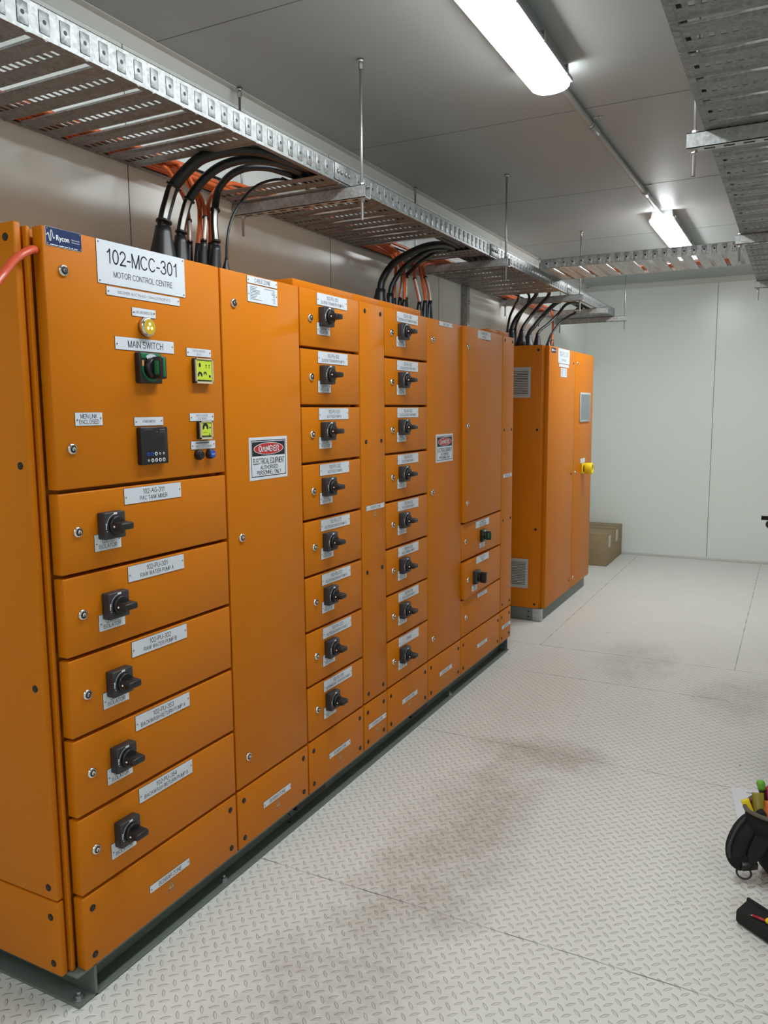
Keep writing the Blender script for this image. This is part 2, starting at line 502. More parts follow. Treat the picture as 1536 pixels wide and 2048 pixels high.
# ------------------------------------------------------------------ room shell
XL, XR, YB, YF, ZC = -0.435, 1.80, 7.94, -2.4, 2.588
b = MB(); b.box(XL - .1, XR + .1, YF - .1, YB + .1, -0.1, 0.0); struct('floor', b, 'floor')
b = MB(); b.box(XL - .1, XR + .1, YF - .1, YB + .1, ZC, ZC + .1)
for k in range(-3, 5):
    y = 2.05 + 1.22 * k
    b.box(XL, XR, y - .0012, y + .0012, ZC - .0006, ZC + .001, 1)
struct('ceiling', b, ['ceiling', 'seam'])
b = MB(); b.box(XL - .1, XL, YF - .1, YB + .1, 0, ZC)
for k in range(-3, 5):
    y = 1.93 + 1.21 * k
    b.box(XL - .001, XL + .0006, y - .0015, y + .0015, 0.0, ZC, 1)
struct('wall_left', b, ['wall', 'seam'])
b = MB(); b.box(XR, XR + .1, YF - .1, YB + .1, 0, ZC)
for k in range(-3, 5):
    y = 1.93 + 1.21 * k
    b.box(XR - .0006, XR + .001, y - .0015, y + .0015, 0.0, ZC, 1)
struct('wall_right', b, ['wall', 'seam'])
b = MB(); b.box(XL, XR, YB, YB + .1, 0, ZC)
b.box(.752 - .002, .752 + .002, YB - .0008, YB + .001, .03, ZC - .04, 1)
struct('wall_back', b, ['wall', 'seam'])
b = MB(); b.box(XL, XR, YF - .1, YF, 0, ZC); struct('wall_front', b, ['wall'])
b = MB()
b.box(XL, XR, YB - .002, YB, ZC - .045, ZC); b.box(XL, XR, YB - .045, YB, ZC - .002, ZC)
struct('trim_1', b, 'trim')
b = MB()
b.box(XL, XL + .002, YF, YB, ZC - .045, ZC); b.box(XL, XL + .03, YF, YB, ZC - .002, ZC)
struct('trim_2', b, 'trim')
b = MB(); b.box(XL, XR, YB - .012, YB, 0, .022, 0, .002)
struct('baseboard_back', b, 'trim')

# ------------------------------------------------------------------ shared small fittings
def lock_mesh():
    b = MB()
    b.lathe((0, 0, 0), (1, 0, 0), [(0, .0130), (.002, .0132), (.0055, .0110), (.0058, .0092)], 24, 0)
    b.lathe((0.0058, 0, 0), (1, 0, 0), [(-.001, .0088), (.0006, .0085)], 20, 1)
    b.lathe((0.0062, 0, 0), (1, 0, 0), [(0, .0052), (.0024, .0046)], 16, 0)
    b.box(.0064, .0090, -.0012, .0012, -.0050, .0005, 1)
    return b.mesh('lock', ['chrome', 'dgrey'])
LOCK = lock_mesh()

def cap_mesh():
    b = MB(); b.lathe((0, 0, 0), (1, 0, 0), [(0, .0085), (.0012, .0085), (.0022, .0068)], 18, 0)
    b.lathe((.0022, 0, 0), (1, 0, 0), [(0, .0030), (.0004, .0026)], 10, 1)
    return b.mesh('bolt_cap', ['cap', 'dgrey'])
CAP = cap_mesh()

def iso_base_mesh():
    b = MB()
    b.box(0, .026, -.0325, .0325, -.032, .032, 0, .003)
    b.lathe((.026, 0, 0), (1, 0, 0), [(0, .0265), (.002, .026)], 28, 0)
    # ON mark, ring and lettering
    b.box(.0261, .0266, -.005, .006, .0262, .0305, 1)
    for a in range(100, 175, 6):
        t0, t1 = math.radians(a), math.radians(a + 6.2)
        R0, R1 = .0268, .0278
        b.quad((.0264, R0 * math.cos(t0), R0 * math.sin(t0)), (.0264, R1 * math.cos(t0), R1 * math.sin(t0)), (.0264, R1 * math.cos(t1), R1 * math.sin(t1)), (.0264, R0 * math.cos(t1), R0 * math.sin(t1)), 1)
    for z in (.006, .002, -.002, -.006): b.box(.0261, .0265, -.0305, -.0280, z - .0014, z + .0014, 1)
    b.box(.0261, .0265, -.0278, -.0258, -.0135, -.0112, 1)
    return b.mesh('isolator_base', ['dgrey', 'white'])
ISO_BASE = iso_base_mesh()

def iso_handle_mesh():
    b = MB()
    b.lathe((0, 0, 0), (1, 0, 0), [(0, .0235), (.006, .0232), (.0085, .0215)], 28, 0)
    bb = bmesh.new(); bmesh.ops.create_cube(bb, size=1.0)
    for q in bb.verts:
        q.co = Vector((.022 + q.co.x * .034, q.co.y * (.040 if q.co.x > 0 else .044), q.co.z * (.0165 if q.co.x > 0 else .020)))
    bmesh.ops.bevel(bb, geom=list(bb.edges), offset=.0045, segments=3, affect='EDGES', profile=.5)
    b.bm(bb, 0, True)
    b.lathe((.016, -.0218, 0), (0, -1, 0), [(-.001, .0025), (.0006, .0023)], 12, 1)
    return b.mesh('isolator_handle', ['black', 'white'])
ISO_HANDLE = iso_handle_mesh()

def label_mb(lines, w, h, y, z, x=0.0, hs=None, ink='ink', screws='side', t=.0016, marg=.8, bold=False):
    """engraved plate: black core edge, white face, lettering and screws, centred at y,z on plane x"""
    b = MB()
    b.box(x, x + t * .6, y - w / 2 - .0006, y + w / 2 + .0004, z - h / 2 - .0006, z + h / 2 + .0004, 1)
    b.box(x + t * .5, x + t, y - w / 2, y + w / 2, z - h / 2, z + h / 2, 0)
    n = len(lines)
    if hs is None: hs = [h * (.30 if n > 1 else .42)] * n
    tot = sum(hs); gap = (h - tot) / (n + 1)
    zz = z + h / 2
    for s, hh in zip(lines, hs):
        zz -= gap + hh / 2
        if s: b.text(s, (x + t + .0002, y, zz), hh, 2, maxw=w * marg, bold=bold)
        zz -= hh / 2
    if screws == 'side': sp = [(-w / 2 + .0055, -h * .06), (w / 2 - .0055, h * .06)]
    elif screws == 'corner': sp = [(sx * (w / 2 - .006), sz * (h / 2 - .006)) for sx in (-1, 1) for sz in (-1, 1)]
    else: sp = []
    for (a, c) in sp: b.lathe((x + t, y + a, z + c), (1, 0, 0), [(0, .0022), (.0014, .0016)], 8, 3)
    return b
LM = ['plate', 'plate_edge', 'ink', 'screw']

def tri_mb(y, z, s=.015, x=0.0):
    b = MB()
    def tri(k, xx, m): b.prism([(-k * .95, -k * .8), (k * .95, -k * .8), (0, k)], (xx, y, z), (0, 1, 0), (0, 0, 1), .0003, m)
    tri(s * 1.08, x, 2); tri(s, x + .0003, 1); tri(s * .8, x + .0006, 0)
    b.prism([(-.0004, .0065), (.0014, .0065), (.0003, .0012), (.0018, .0012), (-.0006, -.0075), (-.0001, -.0010), (-.0018, -.0010)], (x + .0009, y, z - .001), (0, 1, 0), (0, 0, 1), .0003, 1)
    return b
TM = ['tan', 'ink', 'card_label']

def danger_mb(y, z, w, h, x=0.0):
    b = MB()
    b.box(x, x + .001, y - w / 2, y + w / 2, z - h / 2, z + h / 2, 0, 0)
    def ring(k0, k1, m, xx):
        for (a0, a1, c0, c1) in ((-1, 1, 0, 1),):
            pass
    e = .005 * w / .2
    o = .009 * w / .2
    xx = x + .0012
    W, H = w / 2 - o, h / 2 - o
    for (a, c, p, q) in ((-W, W, H - e * .5, H), (-W, W, -H, -H + e * .5), (-W, -W + e * .5, -H, H), (W - e * .5, W, -H, H)):
        b.box(x + .001, xx, y + a, y + c, z + p, z + q, 1)
    zb = z + h * .06
    b.box(x + .001, xx, y - W + e, y + W - e, zb, z + H - e, 1)
    cy, cz = y, (zb + z + H - e) / 2
    def ell(ry, rz, xo, m):
        vs = [(xo, cy + ry * math.cos(2 * PI * k / 40), cz + rz * math.sin(2 * PI * k / 40)) for k in range(40)]
        b.add(vs, [tuple(range(40))], m)
    hz = (z + H - e - zb) / 2
    ell(W * .86, hz * .86, xx + .0003, 0); ell(W * .82, hz * .78, xx + .0006, 2)
    b.text('DANGER', (xx + .0009, cy, cz), h * .125, 0, width=w * .54, bold=True)
    b.text('ELECTRICAL EQUIPMENT', (xx + .0003, y, z - h * .065), h * .125, 1, width=w * .82)
    b.text('AUTHORISED', (xx + .0003, y, z - h * .215), h * .085, 1, width=w * .46)
    b.text('PERSONNEL ONLY', (xx + .0003, y, z - h * .335), h * .085, 1, width=w * .64)
    return b
DM = ['plate', 'ink', 'red']

def isolator(door, y, z, num, x=0.0, lab2=True):
    place('isolator_base', ISO_BASE, door, (x, y, z))
    place('isolator_handle', ISO_HANDLE, door, (x + .028, y, z))
    lb = label_mb([], .082, .040, y - .003, z - .040, x)
    lb.text(num, (x + .0018, y - .003, z - .0385), .0088, 2); lb.text('ISOLATOR', (x + .0018, y - .003, z - .0505), .0092, 2, maxw=.060)
    part('isolator_label', lb, LM, door)

def rotary_green(door, y, z, s, x=0.0):
    """green and black rotary switch, handle upright"""
    b = MB(); k = s / .08
    b.box(x, x + .020 * k, y - s / 2, y + s / 2, z - s / 2, z + s / 2, 0, .003)
    b.box(x + .019 * k, x + .0212 * k, y - s * .44, y + s * .46, z + s * .30, z + s * .47, 1, .001)
    for a in range(150, 300, 8):
        t0, t1 = math.radians(a + 10), math.radians(a + 18.2); R0, R1 = s * .36, s * .44
        b.quad((x + .0206 * k, y + R0 * math.cos(t0), z + R0 * math.sin(t0)), (x + .0206 * k, y + R1 * math.cos(t0), z + R1 * math.sin(t0)),
               (x + .0206 * k, y + R1 * math.cos(t1), z + R1 * math.sin(t1)), (x + .0206 * k, y + R0 * math.cos(t1), z + R0 * math.sin(t1)), 1)
    for a in range(60, 122, 8):
        t0, t1 = math.radians(a), math.radians(a + 8.2); R0, R1 = s * .34, s * .45
        b.quad((x + .0218 * k, y + R0 * math.cos(t0), z + R0 * math.sin(t0)), (x + .0218 * k, y + R1 * math.cos(t0), z + R1 * math.sin(t0)),
               (x + .0218 * k, y + R1 * math.cos(t1), z + R1 * math.sin(t1)), (x + .0218 * k, y + R0 * math.cos(t1), z + R0 * math.sin(t1)), 2)
    b.box(x + .0203 * k, x + .0208 * k, y - s * .42, y - s * .34, z + s * .06, z + s * .24, 3)
    part('switch_base', b, ['black', 'green', 'plate', 'tan'], door)
    b = MB()
    b.lathe((x + .020 * k, y, z), (1, 0, 0), [(0, s * .34), (.012 * k, s * .335), (.018 * k, s * .29)], 28, 0)
    b.box(x + .030 * k, x + .064 * k, y - s * .13, y + s * .13, z - s * .36, z + s * .36, 0, .004 * k)
    b.box(x + .0625 * k, x + .0652 * k, y - s * .05, y + s * .05, z - s * .30, z + s * .33, 1, .001 * k)
    b.box(x + .040 * k, x + .056 * k, y - s * .145, y - s * .12, z - s * .22, z + s * .22, 1, .001 * k)
    part('switch_handle', b, ['black', 'green'], door)

# ------------------------------------------------------------------ switchboard
ZT, ZBOT, G = 1.827, .087, .0045
ROWS = [1.827 + G, 1.6355, 1.4435, 1.2505, 1.0560, .8625, .6685, .4735, .2760]
YC = [1.2225, 1.8178, 2.2182, 2.6181, 2.8205, 3.2314, 3.6331, 4.2270, 4.4259]
XBACK = -.418

def column(i, label):
    y0, y1 = YC[i], YC[i + 1]
    t = thing('switchboard_cabinet', label, 'electrical cabinet', ((XBACK) / 2, (y0 + y1) / 2, ZBOT), 'cabinets bolted in one row')
    b = MB()
    b.box(XBACK, -.048, (y0 - .012) if i == 0 else y0 + .0005, y1 - .0005, ZBOT, ZT - .001, 0, .003)
    if i == 0: b.box(-.060, -.029, y0 - .0125, y0 - .0025, ZBOT + .001, ZT - .001, 0, .002)
    part('body', b, ['orange'], t)
    return t

def door(t, y0, y1, z0, z1, x=0.0, name='door', swing=0.0):
    """folded sheet door with its face at x; swing lifts the left edge"""
    b = MB()
    b.box(x - .032, x, y0 + G, y1 - G, z0 + G, z1 - G, 0, .0028)
    if swing:
        for q in b.v:
            q.x += swing * (y1 - q.y) / (y1 - y0)
    return part(name, b, ['orange'], t)

def locks(p, lst, x=0.0):
    for (y, z) in lst: place('lock', LOCK, p, (x, y, z))
def caps(p, lst, x=0.0):
    for (y, z) in lst: place('bolt_cap', CAP, p, (x, y, z))

def cover(t, y0, y1, ly, tri=True, w=.153):
    p = door(t, y0, y1, ZBOT - G, ROWS[8], name='bottom_cover')
    caps(p, [(y, z) for y in (y0 + .033, y1 - .033) for z in (.2365, .1145)])
    if ly:
        part('label_plate', label_mb(['BUSBAR ZONE'], w, .020, ly, .1735, hs=[.0105], marg=.72), LM, p)
        if tri: part('warning_sticker', tri_mb(ly + .003, .1425), TM, p)
    return p

# ---- column one: main switch over five starters
c = column(0, 'leftmost wide orange cabinet under the big 102-MCC-301 plate, main switch and five drawers below')
y0, y1 = YC[0], YC[1]
dr = door(c, y0, y1, ROWS[3], ZT + G, name='main_switch_door')
locks(dr, [(1.277, 1.739), (1.273, 1.346)])
part('name_plate', label_mb(['102-MCC-301', 'MOTOR CONTROL CENTRE'], .297, .099, 1.523, 1.7765, hs=[.031, .0125], screws='corner', marg=.80), LM, dr)
part('label_plate', label_mb(['INCOMER: 4x1C 95mm2 + 50mm2 E FROM ATS'], .249, .020, 1.5235, 1.7125, hs=[.0075], marg=.72), ['plate', 'plate_edge', 'ink_grey', 'screw'], dr)
part('label_plate', label_mb(['LIVE LINE INDICATOR'], .080, .020, 1.5175, 1.672, hs=[.006], marg=.74), ['plate', 'plate_edge', 'ink_grey', 'screw'], dr)
part('label_plate', label_mb(['MAIN SWITCH'], .201, .030, 1.5185, 1.593, hs=[.0155], marg=.73), LM, dr)
part('label_plate', label_mb(['MEN LINK', 'ENCLOSED'], .080, .030, 1.326, 1.413, hs=[.0092, .0092], marg=.76), LM, dr)
part('label_plate', label_mb(['POWER METER'], .100, .021, 1.518, 1.4045, hs=[.006], marg=.45), ['plate', 'plate_edge', 'ink_grey', 'screw'], dr)
part('label_plate', label_mb(['EARTH LEAKAGE', 'RELAY'], .099, .021, 1.7175, 1.5865, hs=[.005, .005], marg=.5), ['plate', 'plate_edge', 'ink_grey', 'screw'], dr)
part('label_plate', label_mb(['EARTH LEAKAGE', 'TEST DEVICE'], .099, .021, 1.7205, 1.413, hs=[.005, .005], marg=.5), ['plate', 'plate_edge', 'ink_grey', 'screw'], dr)
lb = label_mb([], .100, .022, 1.722, 1.3365)
lb.text('TEST', (.0018, 1.697, 1.333), .0045, 2); lb.text('RESET', (.0018, 1.749, 1.333), .0045, 2)
lb.box(.0016, .0019, 1.690, 1.745, 1.3405, 1.3445, 4)
part('label_plate', lb, LM + ['ink_grey'], dr)
# company badge
b = MB()
yb, zb, wb, hb = 1.2835, 1.807, .097, .0395
b.box(0, .0012, yb - wb / 2, yb + wb / 2, zb - hb / 2, zb + hb / 2, 2)
b.box(.0010, .0016, yb - wb / 2 + .0008, yb + wb / 2 - .0006, zb - hb / 2 + .001, zb + hb / 2 - .0005, 0)
wv = [(-.0465, 0), (-.0445, .003), (-.0425, .0055), (-.0405, .001), (-.0395, -.006), (-.0375, -.0105), (-.0355, -.006), (-.0355, .008), (-.0335, .0125), (-.0315, .008), (-.0295, -.002), (-.0275, -.0045), (-.0255, -.001)]
P = catmull([(.0019, yb + a, zb + .001 + e) for a, e in wv], 4)
for i in range(len(P) - 1):
    t_ = (P[i + 1] - P[i]); nn = Vector((0, -t_.z, t_.y)).normalized() * .0011
    ex = t_ * .15
    b.quad(P[i] + nn - ex, P[i] - nn - ex, P[i + 1] - nn + ex, P[i + 1] + nn + ex, 1)
b.text('Rycon', (.0019, yb - .004, zb), .0115, 1, width=.034, bold=True)
b.text('Electrical &', (.0019, yb + .031, zb + .0015), .0032, 1, width=.022)
b.text('Automation', (.0019, yb + .031, zb - .0035), .0032, 1, width=.022)
for k, (a, e) in enumerate([(-.038, -.027), (-.026, -.018), (-.016, -.002), (0, .010), (.012, .016), (.019, .023), (.026, .036)]):
    b.box(.0016, .0019, yb + a, yb + e, zb - hb / 2 + .0022, zb - hb / 2 + .0038, 1)
for sy in (-1, 1):
    for sz in (-1, 1): b.lathe((.0016, yb + sy * (wb / 2 - .004), zb + sz * (hb / 2 - .004)), (1, 0, 0), [(0, .0024), (.0015, .0016)], 10, 3)
part('company_badge', b, ['navy', 'white', 'plate', 'chrome'], dr)
# indicator
b = MB()
b.lathe((0, 1.519, 1.6375), (1, 0, 0), [(0, .0235), (.012, .0235), (.016, .022), (.017, .0195)], 32, 0)
b.lathe((.0166, 1.519, 1.6375), (1, 0, 0), [(0, .0193), (.0012, .0188)], 28, 1)
part('indicator_body', b, ['chrome', 'amber'], dr)
b = MB()
for (a, e) in ((0, .0065), (-.006, -.0035), (.006, -.0035)): b.lathe((.0176, 1.519 + a, 1.6375 + e), (1, 0, 0), [(0, .0042), (.0008, .0036)], 12, 0)
part('indicator_lamp', b, ['neon'], dr)
rotary_green(dr, 1.5165, 1.5365, .076)
# earth leakage relay and test device with clear flaps
def relay(y, z, w, h, big):
    b = MB()
    b.box(0, .012, y - w / 2, y + w / 2, z - h / 2, z + h / 2, 0, .002)
    b.box(.012, .0165, y - w / 2, y + w / 2, z - h / 2 - .001, z - h / 2 + .004, 2); b.box(.012, .0165, y - w / 2, y + w / 2, z + h / 2 - .003, z + h / 2, 2)
    b.box(.012, .0165, y - w / 2, y - w / 2 + .0025, z - h / 2, z + h / 2, 2); b.box(.012, .0165, y + w / 2 - .0035, y + w / 2, z - h / 2, z + h / 2, 2)
    b.box(.012, .0140, y - w / 2 + .003, y + w / 2 - .004, z - h / 2 + .005, z + h / 2 - .004, 1)
    x = .0142
    b.box(.014, x, y - w / 2 + .005, y + w / 2 - .006, z - h / 2 + .0055, z - h / 2 + .009, 3)
    def dial(cy, cz, rr):
        vs = [(x, cy + rr * math.cos(math.radians(-30 + 240 * k / 18)), cz + rr * math.sin(math.radians(-30 + 240 * k / 18))) for k in range(19)]
        vi = [(x, cy + rr * .35 * math.cos(math.radians(-30 + 240 * k / 18)), cz + rr * .35 * math.sin(math.radians(-30 + 240 * k / 18))) for k in range(19)]
        b.add(vs + vi, [(k, k + 1, 20 + k, 19 + k) for k in range(18)], 3)
    if big:
        dial(y - .018, z - .012, .0095)
        dial(y + .003, z - .008, .0065)
        b.box(.014, x, y - .022, y - .014, z + .010, z + .020, 3)
        for a in (.008, .021): b.box(.014, x, y + a - .002, y + a + .002, z + .013, z + .017, 3); b.box(.014, x, y + a - .003, y + a + .003, z + .0085, z + .0100, 3)
        b.lathe((.014, y + .022, z - .014), (1, 0, 0), [(0, .004), (.0003, .0035)], 12, 3)
        b.box(.014, x, y - .020, y + .022, z + .0265, z + .0275, 3)
    else:
        dial(y - .004, z + .007, .012)
        b.box(.014, x, y + .013, y + .018, z + .004, z + .008, 3); b.box(.014, x, y - .014, y + .004, z - .0075, z - .0067, 3)
        b.box(.014, x, y + .011, y + .014, z - .014, z - .010, 3)
    return b
part('earth_leakage_relay', relay(1.722, 1.5375, .070, .066, True), ['black', 'lime', 'clear', 'ink'], dr)
part('test_device', relay(1.722, 1.3775, .050, .048, False), ['black', 'lime', 'clear', 'ink'], dr)
# push buttons
for (y, mt) in ((1.697, 'black'), (1.744, 'blue')):
    b = MB(); b.lathe((0, y, 1.3105), (1, 0, 0), [(0, .0135), (.012, .0135), (.014, .0122)], 24, 0)
    b.lathe((.014, y, 1.3105), (1, 0, 0), [(0, .0112), (.003, .0108), (.004, .0095)], 22, 1)
    if mt == 'blue': b.text('RESET', (.0182, y, 1.3105), .004, 2, width=.015)
    part('push_button', b, ['black', mt, 'white'], dr)
# power meter
b = MB(); y, z = 1.5195, 1.3435
b.box(0, .018, y - .0465, y + .0465, z - .047, z + .047, 0, .003)
b.box(.0178, .0186, y - .037, y + .032, z - .010, z + .026, 1)
b.text('POWER METER', (.0184, y - .022, z + .0405), .0026, 2, width=.028)
for a in (.018, .024, .030): b.box(.018, .0183, y + a, y + a + .004, z + .0385, z + .041, 2); b.box(.018, .0183, y + a, y + a + .0035, z + .033, z + .0345, 2)
b.box(.018, .0183, y + .006, y + .008, z + .0325, z + .0365, 2)
part('power_meter', b, ['black', 'screen', 'ink_grey'], dr)
b = MB()
for rr, row in enumerate((-.0205, -.0365)):
    for k in range(5):
        col = 1 if (rr == 0 and k < 2) else 0
        if (rr == 0 and k >= 3) or (rr == 1 and k == 0): rad = .0030
        else: rad = .0048
        b.lathe((.018, y - .026 + .0135 * k, z + row), (1, 0, 0), [(0, rad), (.0012, rad * .92)], 14, col)
        b.lathe((.0192, y - .026 + .0135 * k, z + row), (1, 0, 0), [(0, rad * .5), (.0002, rad * .45)], 10, 2)
part('meter_keys', b, ['plate', 'blue', 'black'], dr)
b = MB(); b.box(.0, .0004, 1.568, 1.578, 1.3735, 1.380, 0); part('seal_sticker', b, ['tan'], dr)

names = [('102-AG-311', 'PAC TANK MIXER', 'Q30701'), ('102-PU-301', 'RAW WATER PUMP A', 'Q30006'), ('102-PU-302', 'RAW WATER PUMP B', 'Q30059'),
         ('102-PU-353', 'BACKWASH RETURN PUMP A', 'Q30071'), ('102-PU-354', 'BACKWASH RETURN PUMP B', 'Q30074')]
for k, (a, e, q) in enumerate(names):
    zt, zb_ = ROWS[3 + k], ROWS[4 + k]
    p = door(c, y0, y1, zb_, zt, name='starter_door')
    part('label_plate', label_mb([a, e], .202, .039, 1.5235, zt - .0285, hs=[.0115, .0098], marg=.86 if k > 2 else .60), LM, p)
    locks(p, [(1.2755, zt - .0955)])
    isolator(p, 1.3665, zt - .0895, q)
cover(c, y0, y1, 1.5205)
# end panels and their plugs
b = MB(); b.box(XBACK, -.036, 1.185, 1.203, .2815, 1.832, 0, .003); ep = part('end_panel', b, ['orange'], c)
b = MB(); b.box(XBACK, -.036, 1.185, 1.203, .0875, .2765, 0, .003); el = part('end_panel', b, ['orange'], c)
def side_caps(p, y, lst):
    for (x, z) in lst:
        o = place('bolt_cap', CAP, p, (x, y, z), (0, 0, -PI / 2))
side_caps(ep, 1.185, [(x, z) for x in (-.063, XBACK + .035) for z in (1.801, 1.312, .800, .311)])
side_caps(el, 1.185, [(x, z) for x in (-.062, XBACK + .035) for z in (.2355, .116)])

# ---- column two: cable zone
c = column(1, 'tall plain orange cabinet door with the first danger sign, right of the main switch cabinet')
y0, y1 = YC[1], YC[2]
p = door(c, y0, y1, ROWS[8], ZT + G, name='cable_zone_door')
locks(p, [(1.876, 1.736), (1.880, 1.053), (1.880, .367)])
part('label_plate', label_mb(['CABLE ZONE'], .152, .0205, 2.018, 1.8135, hs=[.0105], marg=.62), LM, p)
lb = label_mb([], .152, .050, 2.018, 1.7745)
for k in range(9):
    zz = 1.794 - k * .0045
    ln = (.035, .028, .050, .046, .048, .034, .032, .026, .058)[k]
    lb.box(.0016, .0018, 1.955, 1.955 + ln, zz - .0009, zz + .0009, 2)
    rn = (.055, .012, .020, .016, .010, .006, .018, .008, .010)[k]
    lb.box(.0016, .0018, 2.081 - rn, 2.081, zz - .0009, zz + .0009, 2)
part('data_plate', lb, ['plate', 'plate_edge', 'ink_grey', 'screw'], p)
part('danger_sign', danger_mb(2.0285, 1.2835, .200, .130), DM, p)
cover(c, y0, y1, 2.026)

# ---- starters, columns three and five
def starters(i, rows, label, lx, ix, kx, cx):
    c = column(i, label)
    y0, y1 = YC[i], YC[i + 1]
    for k, (a, e, q) in enumerate(rows):
        zt, zb_ = ROWS[k], ROWS[k + 1]
        p = door(c, y0, y1, zb_, zt, name='starter_door')
        zz = zt if k else ZT + .0025
        lines = [a, e] if e else [a]
        part('label_plate', label_mb(lines, .2005, .0395, lx, zz - .0275, hs=[.0115, .0092] if e else [.011], marg=.88 if len(e) > 16 else .66), LM, p)
        locks(p, [(kx, zz - .0955)])
        isolator(p, ix, zz - .0865, q)
    cover(c, y0, y1, cx)
    return c
cA = starters(2, [('102-PU-351', 'SLUDGE TRANSFER PUMP A', 'Q30149'), ('102-PU-352', 'SLUDGE TRANSFER PUMP B', 'Q30170'), ('102-PU-331', 'ACF FEED PUMP A', 'Q30204'),
              ('102-PU-332', 'ACF FEED PUMP B', 'Q30207'), ('102-PU-371', 'FILTER BACKWASH PUMP A', 'Q30211'), ('102-PU-372', 'FILTER BACKWASH PUMP B', 'Q30238'),
              ('102-PU-373', 'FILTER BACKWASH PUMP C', 'Q30255'), ('102-PU-361', 'SUPERNATANT TRANSFER PUMP A', 'Q30272')],
         'orange cabinet of eight drawers, topmost marked sludge transfer pump A', 2.425, 2.3665, 2.281, 2.430)
def roof_cap(c, y0, y1):
    b = MB(); b.box(XBACK, -.024, y0, y1, ZT - .001, 1.8555, 0, .002); part('roof_cap', b, ['orange'], c)
roof_cap(cA, YC[2] + .001, YC[3] - .001)

# ---- busbar column
c = column(3, 'narrow orange busbar cabinet between the two stacks of eight drawers')
y0, y1 = YC[3], YC[4]
p = door(c, y0, y1, ROWS[8], ZT + G, name='busbar_cover')
caps(p, [(y, z) for y in (2.659, 2.784) for z in (1.7955, 1.308, .8005, .3105)])
part('label_plate', label_mb(['BUSBAR ZONE'], .150, .0185, 2.728, 1.0515, hs=[.0100], marg=.68), LM, p)
part('warning_sticker', tri_mb(2.729, 1.0235), TM, p)
cover(c, y0, y1, 2.730, w=.150)
roof_cap(c, YC[3] + .001, YC[4] - .001)

cB = starters(4, [('102-PU-362', 'SUPERNATANT TRANSFER PUMP B', 'Q30309'), ('102-AG-322', 'COAGULATION TANK MIXER', 'Q30311'), ('102-AG-323', 'FLOCCULATION TANK MIXER', 'Q30313'),
              ('102-PU-311', 'PAC DOSING PUMP A', 'Q30315'), ('102-PU-312', 'PAC DOSING PUMP B', 'Q30317'), ('102-PU-315', 'POLY DOSING PUMP A', 'Q30319'),
              ('102-PU-316', 'POLY DOSING PUMP B', 'Q30321'), ('SPARE', '', 'Q30323')],
         'orange cabinet of eight drawers, the lowest one marked spare', 3.026, 2.9665, 2.880, 3.035)
roof_cap(cB, YC[4] + .001, YC[5] - .020)

# ---- second cable zone
c = column(5, 'tall plain orange cabinet door carrying the second, farther danger sign')
y0, y1 = YC[5], YC[6]
p = door(c, y0, y1, ROWS[8], ZT + G, name='cable_zone_door')
locks(p, [(3.280, 1.735), (3.279, 1.054), (3.284, .369)])
part('label_plate', label_mb(['CABLE ZONE'], .152, .019, 3.429, 1.8135, hs=[.0095], marg=.55), LM, p)
part('danger_sign', danger_mb(3.4185, 1.2505, .199, .129), DM, p)
cover(c, y0, y1, 3.438)

# ---- distribution column
c = column(6, 'wide orange distribution cabinet with a tall upper door and one small door left ajar')
y0, y1 = YC[6], YC[7]
p = door(c, y0, y1, ROWS[5], ZT + G, name='distribution_door', swing=.016)
for z in (1.731, 1.346, .963): place('lock', LOCK, p, (.015, 3.672, z))
part('label_plate', label_mb(['DISTRIBUTION', 'CHASSIS'], .195, .038, 3.905, 1.801, .0095, hs=[.0115, .0115], marg=.6), LM, p)
p = door(c, y0, y1, ROWS[6], ROWS[5], name='feeder_door')
locks(p, [(3.686, .766)])
part('label_plate', label_mb(['DISTRIBUTION', 'CHASSIS FEEDER'], .200, .035, 3.930, .8315, hs=[.0105, .0105], marg=.66), LM, p)
rotary_green(p, 3.928, .766, .064)
part('isolator_label', label_mb(['Q30400', 'ISOLATOR'], .080, .026, 3.926, .7145, hs=[.008, .008], marg=.7), LM, p)
p = door(c, y0, y1, ROWS[7], ROWS[6], name='ajar_door', swing=.018)
place('lock', LOCK, p, (.0165, 3.684, .572))
part('label_plate', label_mb(['102-LCP-301', 'SUPPLY'], .190, .035, 3.905, .649, .011, hs=[.0105, .009], marg=.6), LM, p)
b = MB(); b.box(.014, .036, 3.790 - .033, 3.790 + .033, .569 - .034, .569 + .034, 0, .003)
b.lathe((.036, 3.790, .569), (1, 0, 0), [(0, .026), (.003, .0255)], 26, 1)
part('isolator_base', b, ['dgrey', 'black'], p)
b = MB(); b.lathe((.039, 3.790, .569), (1, 0, 0), [(0, .024), (.010, .022)], 24, 0)
b.box(.046, .078, 3.790 - .012, 3.790 + .012, .569 - .028, .569 + .028, 0, .004)
for z in (-.014, 0, .014): b.box(.0776, .0786, 3.790 - .0035, 3.790 + .0035, .569 + z - .003, .569 + z + .003, 1)
part('isolator_handle', b, ['black', 'ink_grey'], p)
part('isolator_label', label_mb(['Q30401', 'ISOLATOR'], .076, .028, 3.782, .512, .0135, hs=[.008, .008], marg=.7), LM, p)
p = door(c, y0, y1, ROWS[8], ROWS[7], name='lower_door')
locks(p, [(3.695, .372)])
part('label_plate', label_mb(['PHASE CONTROL'], .150, .019, 3.934, .449, hs=[.009], marg=.62), LM, p)
cover(c, y0, y1, 3.940)
b = MB(); b.box(XBACK, -.026, 4.060, YC[7] - .001, ZT - .001, 1.850, 0, .002); part('roof_cap', b, ['orange'], c)

